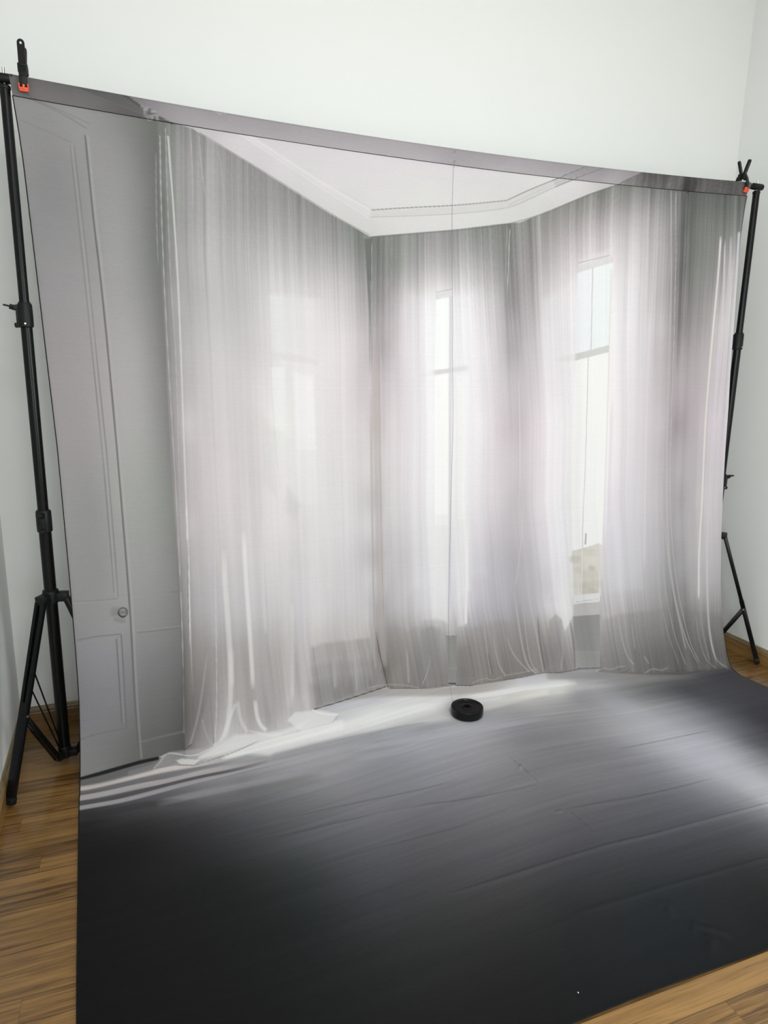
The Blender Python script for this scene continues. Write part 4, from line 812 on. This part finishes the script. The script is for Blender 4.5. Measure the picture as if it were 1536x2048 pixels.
def ribbon(name, A, S, r, off=(0, 0, 0)):
    x, y, z = cloth_point(A, S)
    hg = np.array([HG[min(np.searchsorted(SR, s), NR - 1), min(np.searchsorted(AC, a), NC - 1)] for a, s in zip(A, S)])
    z = z + np.clip((S - 2.4) / 0.05, 0, 1) * hg
    fr = np.clip((S - (STOT - 0.05)) / 0.05, 0, 1); y = y + fr * (0.006 * np.sin(A * 3.1 + 0.5) - 0.004 * np.sin(A * 8.3))
    bm = bmesh.new(); tube(bm, [(a + off[0], b + off[1], max(c + off[2], r)) for a, b, c in zip(x, y, z)], r, 6)
    return obj(name, bm, M_hem, backdrop, smooth=True)
sv = np.concatenate([np.linspace(SEAM_S, 2.2, 60), np.linspace(2.22, 2.5, 30), np.linspace(2.55, STOT, 30)])
ribbon('hem', np.zeros_like(sv), sv, 0.0017)['label'] = 'black overlocked edge down the left side'
ribbon('hem', np.full_like(sv, WID), sv, 0.0017)['label'] = 'black overlocked edge down the right side'
av = np.linspace(0, WID, 160); ribbon('hem', av, np.full_like(av, STOT), 0.002)['label'] = 'black overlocked front edge on the floor'
av = np.linspace(0, WID, 160); ribbon('stitched_seam', av, np.full_like(av, SEAM_S), 0.0010, (0, -0.001, 0))
x0 = locate([(907, 336)], 0)[0][0]
sv = np.concatenate([np.linspace(SEAM_S, 2.2, 50), np.linspace(2.22, 2.44, 20)])
o = ribbon('centre_seam', np.full_like(sv, x0), sv, 0.0005, (0, -0.0003, 0))
m2 = mat('grey_thread', (0.22, 0.22, 0.22), 0.9); o.data.materials[0] = m2

# ---------------------------------------------------------------- cross bar and its stands
SX = (-0.274, 2.838); SY = 2.6
def bar_z(x): u = (x - SX[0]) / (SX[1] - SX[0]); return 2.338 - 0.034 * 4 * u * (1 - u)
cb = tag(empty('crossbar', (1.28, SY, bar_z(1.28))), 'black steel crossbar inside the sleeve along the top of the cloth', 'crossbar')
bm = bmesh.new(); xs_ = np.linspace(SX[0] - 0.01, SX[1] + 0.01, 60); tube(bm, [(x, SY, bar_z(x)) for x in xs_], 0.0120, 16); obj('tube', bm, M_black, cb, True)
for sgn, x in ((-1, SX[0]), (1, SX[1])):
    bm = bmesh.new(); lathe(bm, [(0.006, -0.032), (0.0135, -0.030), (0.0145, -0.024), (0.0145, 0.024), (0.0135, 0.030), (0.006, 0.033)], (x, SY, bar_z(x)), 20, 'X')
    obj('end_cap', bm, M_plast, cb, True)
def light_stand(x, ang, label, knobs, third, rods):
    """three-section stand, legs at ang, ang+120, ang+240 degrees"""
    t = tag(empty('light_stand', (x, SY, 0)), label, 'stand', 'backdrop stands')
    def P(r, a, z): return Vector((x + r * math.cos(math.radians(a)), SY + r * math.sin(math.radians(a)), z))
    zb, zt = 0.66, 2.318
    bm = bmesh.new(); tube(bm, [(x, SY, 0.05), (x, SY, 0.98)], 0.0205, 24); obj('lower_tube', bm, M_black, t, True)
    bm = bmesh.new(); tube(bm, [(x, SY, 0.9), (x, SY, 1.68)], 0.0178, 24); obj('middle_tube', bm, M_black, t, True)
    bm = bmesh.new(); tube(bm, [(x, SY, 1.6), (x, SY, zt)], 0.0152, 24); obj('upper_tube', bm, M_black, t, True)
    bm = bmesh.new(); lathe(bm, [(0.0150, zt - 0.012), (0.0168, zt - 0.010), (0.0168, zt - 0.002), (0.012, zt + 0.003), (0.004, zt + 0.004)], (x, SY, 0), 24); obj('top_cap', bm, M_plast, t, True)
    bm = bmesh.new(); tube(bm, [(x, SY, zt), (x, SY, zt + 0.052)], 0.0042, 12); obj('spigot', bm, M_steel, t, True)
    # locking collars
    for z0, r, ka in ((1.598, 0.0225, knobs[0]), (0.905, 0.0250, knobs[1])):
        bm = bmesh.new()
        lathe(bm, [(r - 0.005, z0), (r, z0 + 0.003), (r + 0.0005, z0 + 0.03), (r, z0 + 0.072), (r - 0.003, z0 + 0.078), (r - 0.006, z0 + 0.079)], (x, SY, 0), 24)
        dv = (P(1, ka, 0) - P(0, ka, 0)); sd = Vector((-dv.y, dv.x, 0))
        bar(bm, P(r - 0.004, ka, z0 + 0.066), P(r + 0.014, ka, z0 + 0.060), 0.020, 0.016, sd, 0.003)
        bar(bm, P(r - 0.004, ka, z0 + 0.008), P(r + 0.012, ka, z0 + 0.006), 0.016, 0.016, sd, 0.004)
        bar(bm, P(r, ka, z0 + 0.0), P(r, ka, z0 + 0.07), 0.018, 0.010, sd, 0.002)
        col = obj('collar', bm, M_plast, t, True)
        bm = bmesh.new(); tube(bm, [P(r + 0.008, ka, z0 + 0.062), P(r + 0.022, ka, z0 + 0.066)], [0.009, 0.008], 14)
        bar(bm, P(r + 0.018, ka, z0 + 0.066), P(r + 0.040, ka, z0 + 0.070), 0.020, 0.005, sd, 0.0015)
        k = obj('wing_knob', bm, M_plast, t, True)
        bm = bmesh.new(); tube(bm, [P(r + 0.001, 270, z0 + 0.012), P(r + 0.004, 270, z0 + 0.012)], 0.003, 10); obj('screw', bm, M_steel, t, True)
    # upper leg bracket, lower brace hub
    bm = bmesh.new(); lathe(bm, [(0.02, zb - 0.018), (0.0265, zb - 0.014), (0.0285, zb + 0.012), (0.0265, zb + 0.030), (0.0195, zb + 0.034)], (x, SY, 0), 24)
    for k in range(3):
        a = ang + 120 * k if k < 2 else third; sd = Vector((-math.sin(math.radians(a)), math.cos(math.radians(a)), 0))
        bar(bm, P(0.02, a, zb + 0.006), P(0.058, a, zb + 0.004), 0.036, 0.032, sd, 0.003)
    obj('leg_bracket', bm, M_plast, t, True)
    bm = bmesh.new(); lathe(bm, [(0.015, 0.030), (0.022, 0.033), (0.0235, 0.05), (0.022, 0.075), (0.019, 0.078)], (x, SY, 0), 24)
    for k in range(3):
        a = ang + 120 * k if k < 2 else third; sd = Vector((-math.sin(math.radians(a)), math.cos(math.radians(a)), 0))
        bar(bm, P(0.015, a, 0.048), P(0.045, a, 0.048), 0.030, 0.026, sd, 0.003)
    obj('brace_hub', bm, M_plast, t, True)
    RF = 0.272
    for k in range(3):
        a = ang + 120 * k if k < 2 else third; rf = RF if k != 2 else 0.26
        sd = Vector((-math.sin(math.radians(a)), math.cos(math.radians(a)), 0))
        top = P(0.050, a, zb); foot = P(rf, a, 0.012); J = top + (foot - top) * 0.565
        bm = bmesh.new()
        for q in (-1, 1): bar(bm, top + sd * 0.0128 * q, J + sd * 0.0100 * q, 0.0125, 0.018, sd, 0.0025)
        bar(bm, top + (foot - top) * 0.50, foot, 0.0305, 0.022, sd, 0.004)
        lg = obj('leg', bm, M_black, t, True)
        bm = bmesh.new(); bar(bm, foot + (top - foot) * 0.035, foot - (top - foot) * 0.004, 0.034, 0.025, sd, 0.004)
        f2 = obj_child(bm, 'rubber_foot', M_plast, lg, t)
        bm = bmesh.new()
        hb = P(0.040, a, 0.046)
        for q in (-1, 1): bar(bm, J + sd * 0.008 * q + Vector((0, 0, -0.008)), hb + sd * 0.008 * q, 0.011, 0.018, sd, 0.002)
        bar(bm, J + Vector((0, 0, -0.012)), hb + Vector((0, 0, -0.006)), 0.012, 0.005, sd, 0.001)
        br = obj('brace', bm, M_black, t, True)
        bm = bmesh.new(); tube(bm, [J - sd * 0.0175 + Vector((0, 0, -0.004)), J + sd * 0.0175 + Vector((0, 0, -0.004))], 0.0045, 10)
        obj_child(bm, 'bolt', M_steel, br, t)
        if k == 0 and rods:
            for zf, ho in ((0.34, 0.085), (0.43, 0.050)):
                p = top + (foot - top) * zf
                bm = bmesh.new(); tube(bm, [p + sd * 0.012, P(0.018, a, ho) + sd * 0.004], 0.0028, 8)
                obj('tension_rod', bm, M_black, t, True)
    return t
def obj_child(bm, name, m, parent, root):
    bmesh.ops.recalc_face_normals(bm, faces=bm.faces)
    bmesh.ops.translate(bm, verts=bm.verts, vec=-Vector(root.location))
    me = bpy.data.meshes.new(name); bm.to_mesh(me); bm.free(); me.materials.append(m); me.shade_smooth(); me.set_sharp_from_angle(angle=0.7)
    o = bpy.data.objects.new(name, me); COL.objects.link(o); o.parent = parent; return o
light_stand(SX[0], 234, 'tall black tripod stand holding the left end of the crossbar', (184, 262), 97, True)
light_stand(SX[1], 314, 'tall black tripod stand at the right end, mostly hidden behind the cloth', (100, 350), 194, False)

# ---------------------------------------------------------------- spring clamps
def clamp(x, label, rot, spread):
    t = tag(empty('spring_clamp', (x, SY, bar_z(x) + 0.03)), label, 'clamp', 'spring clamps on the crossbar')
    zp = bar_z(x) + 0.034
    RM = Matrix.Translation((x, SY, 0)) @ Matrix.Rotation(math.radians(rot), 4, 'Z') @ Matrix.Translation((-x, -SY, 0))
    def put(name, bm, m):
        bmesh.ops.transform(bm, matrix=RM, verts=bm.verts); return obj(name, bm, m, t, True)
    for q in (-1, 1):
        # handle goes up and away from the pivot, jaw comes down beside the bar
        bm = bmesh.new()
        h0 = Vector((x, SY + q * 0.004, zp + 0.004)); h1 = Vector((x + 0.002, SY + q * spread, zp + 0.064))
        d = (h1 - h0).normalized(); sx = Vector((1, 0, 0)); ny = d.cross(sx).normalized()
        # paddle outline with a round end, pierced by a hanging hole
        rings = []
        for w, off in ((0.0108, 0.0), (0.0106, 0.030), (0.0102, (h1 - h0).length)): rings.append((w, off))
        L = (h1 - h0).length; out = [(-0.0108, 0), (-0.0104, L)] + [(-0.0104 * math.cos(k * math.pi / 8), L + 0.0104 * math.sin(k * math.pi / 8)) for k in range(1, 8)] + [(0.0104, L), (0.0108, 0)]
        hole = [(0.0036 * math.cos(k * math.pi / 6), L + 0.0036 * math.sin(k * math.pi / 6)) for k in range(12)]
        fr = []
        for s_ in (-0.0048, 0.0048):
            vo = [bm.verts.new(h0 + sx * u_ + d * v_ + ny * s_) for u_, v_ in out]; vh = [bm.verts.new(h0 + sx * u_ + d * v_ + ny * s_) for u_, v_ in hole]
            eo = [bm.edges.new((vo[i], vo[(i + 1) % len(vo)])) for i in range(len(vo))]; eh = [bm.edges.new((vh[i], vh[(i + 1) % len(vh)])) for i in range(len(vh))]
            bmesh.ops.triangle_fill(bm, edges=eo + eh, use_beauty=True); fr.append((vo, vh))
        for j in (0, 1):
            A_, B_ = fr[0][j], fr[1][j]
            for i in range(len(A_)): bm.faces.new((A_[i], A_[(i + 1) % len(A_)], B_[(i + 1) % len(A_)], B_[i]))
        bar(bm, Vector((x, SY + q * 0.010, zp - 0.012)), Vector((x, SY + q * 0.012, zp + 0.014)), 0.028, 0.010, (1, 0, 0), 0.002)
        put('handle', bm, M_plast)
        bm = bmesh.new()
        p = [Vector((x, SY + q * 0.004, zp + 0.012)), Vector((x, SY + q * 0.018, zp + 0.000)), Vector((x, SY + q * 0.026, zp - 0.026)), Vector((x, SY + q * 0.0225, zp - 0.052))]
        for a, b in zip(p, p[1:]): bar(bm, a, b + (b - a).normalized() * 0.002, 0.022, 0.009, (1, 0, 0), 0.002)
        put('jaw', bm, M_plast)
        bm = bmesh.new(); bar(bm, Vector((x, SY + q * 0.022, zp - 0.055)), Vector((x, SY + q * 0.0195, zp - 0.067)), 0.027, 0.012, (1, 0, 0), 0.002)
        for e in (-1, 0, 1): bar(bm, Vector((x + e * 0.0122, SY + q * 0.0262, zp - 0.046 - 0.003 * (e == 0))), Vector((x + e * 0.0122, SY + q * 0.024, zp - 0.062)), 0.0032 + 0.003 * (e == 0), 0.011, (1, 0, 0), 0.0008)
        put('pad', bm, M_orange)['label'] = 'orange rubber jaw pad'
    bm = bmesh.new(); box(bm, (x, SY, zp + 0.004), (0.018, 0.020, 0.022), bev=0.003); tube(bm, [(x - 0.014, SY, zp + 0.010), (x + 0.014, SY, zp + 0.010)], 0.005, 14); put('spring', bm, M_black)
clamp(-0.219, 'black spring clamp with orange pads gripping the left end of the crossbar', 0, 0.030)
clamp(2.742, 'black spring clamp with orange pads and V-shaped handles at the right end of the crossbar', 24, 0.021)

# ---------------------------------------------------------------- weight plate on the cloth
PC = (1.338, 2.425, 0.0065)
wp = tag(empty('weight_plate', PC), 'round black glossy weight plate lying on the cloth at the foot of its centre seam', 'weight plate')
bm = bmesh.new(); R = 0.0715; Hh = 0.042
prof = [(0.0145, 0.004), (0.017, 0.0), (R - 0.007, 0.0), (R - 0.002, 0.003), (R, 0.009), (R, Hh - 0.009), (R - 0.002, Hh - 0.003), (R - 0.007, Hh), (R - 0.012, Hh - 0.0005),
        (R - 0.016, Hh - 0.005), (0.030, Hh - 0.006), (0.026, Hh - 0.002), (0.019, Hh - 0.001), (0.0145, Hh - 0.004), (0.0145, 0.004)]
lathe(bm, prof, PC, 64); obj('disc', bm, M_plate, wp, True)
bm = bmesh.new(); lathe(bm, [(0.0145, 0.003), (0.0145, Hh - 0.003), (0.0135, Hh - 0.003), (0.0135, 0.003), (0.0145, 0.003)], PC, 32); obj('bore_liner', bm, M_plast, wp, True)

# ---------------------------------------------------------------- a speck of lint
q = locate([(1156, 1988)], 0)[0]; lx, ly, lz = cloth_point(np.array([q[0]]), np.array([q[1]]))
bm = bmesh.new(); bmesh.ops.create_icosphere(bm, subdivisions=2, radius=0.0016)
bmesh.ops.scale(bm, vec=(0.8, 1.4, 0.6), verts=bm.verts); bmesh.ops.translate(bm, verts=bm.verts, vec=(float(lx[0]), float(ly[0]), 0.0085))
tag(obj('lint_speck', bm, M_lint), 'tiny white speck of lint on the dark front of the cloth', 'lint')
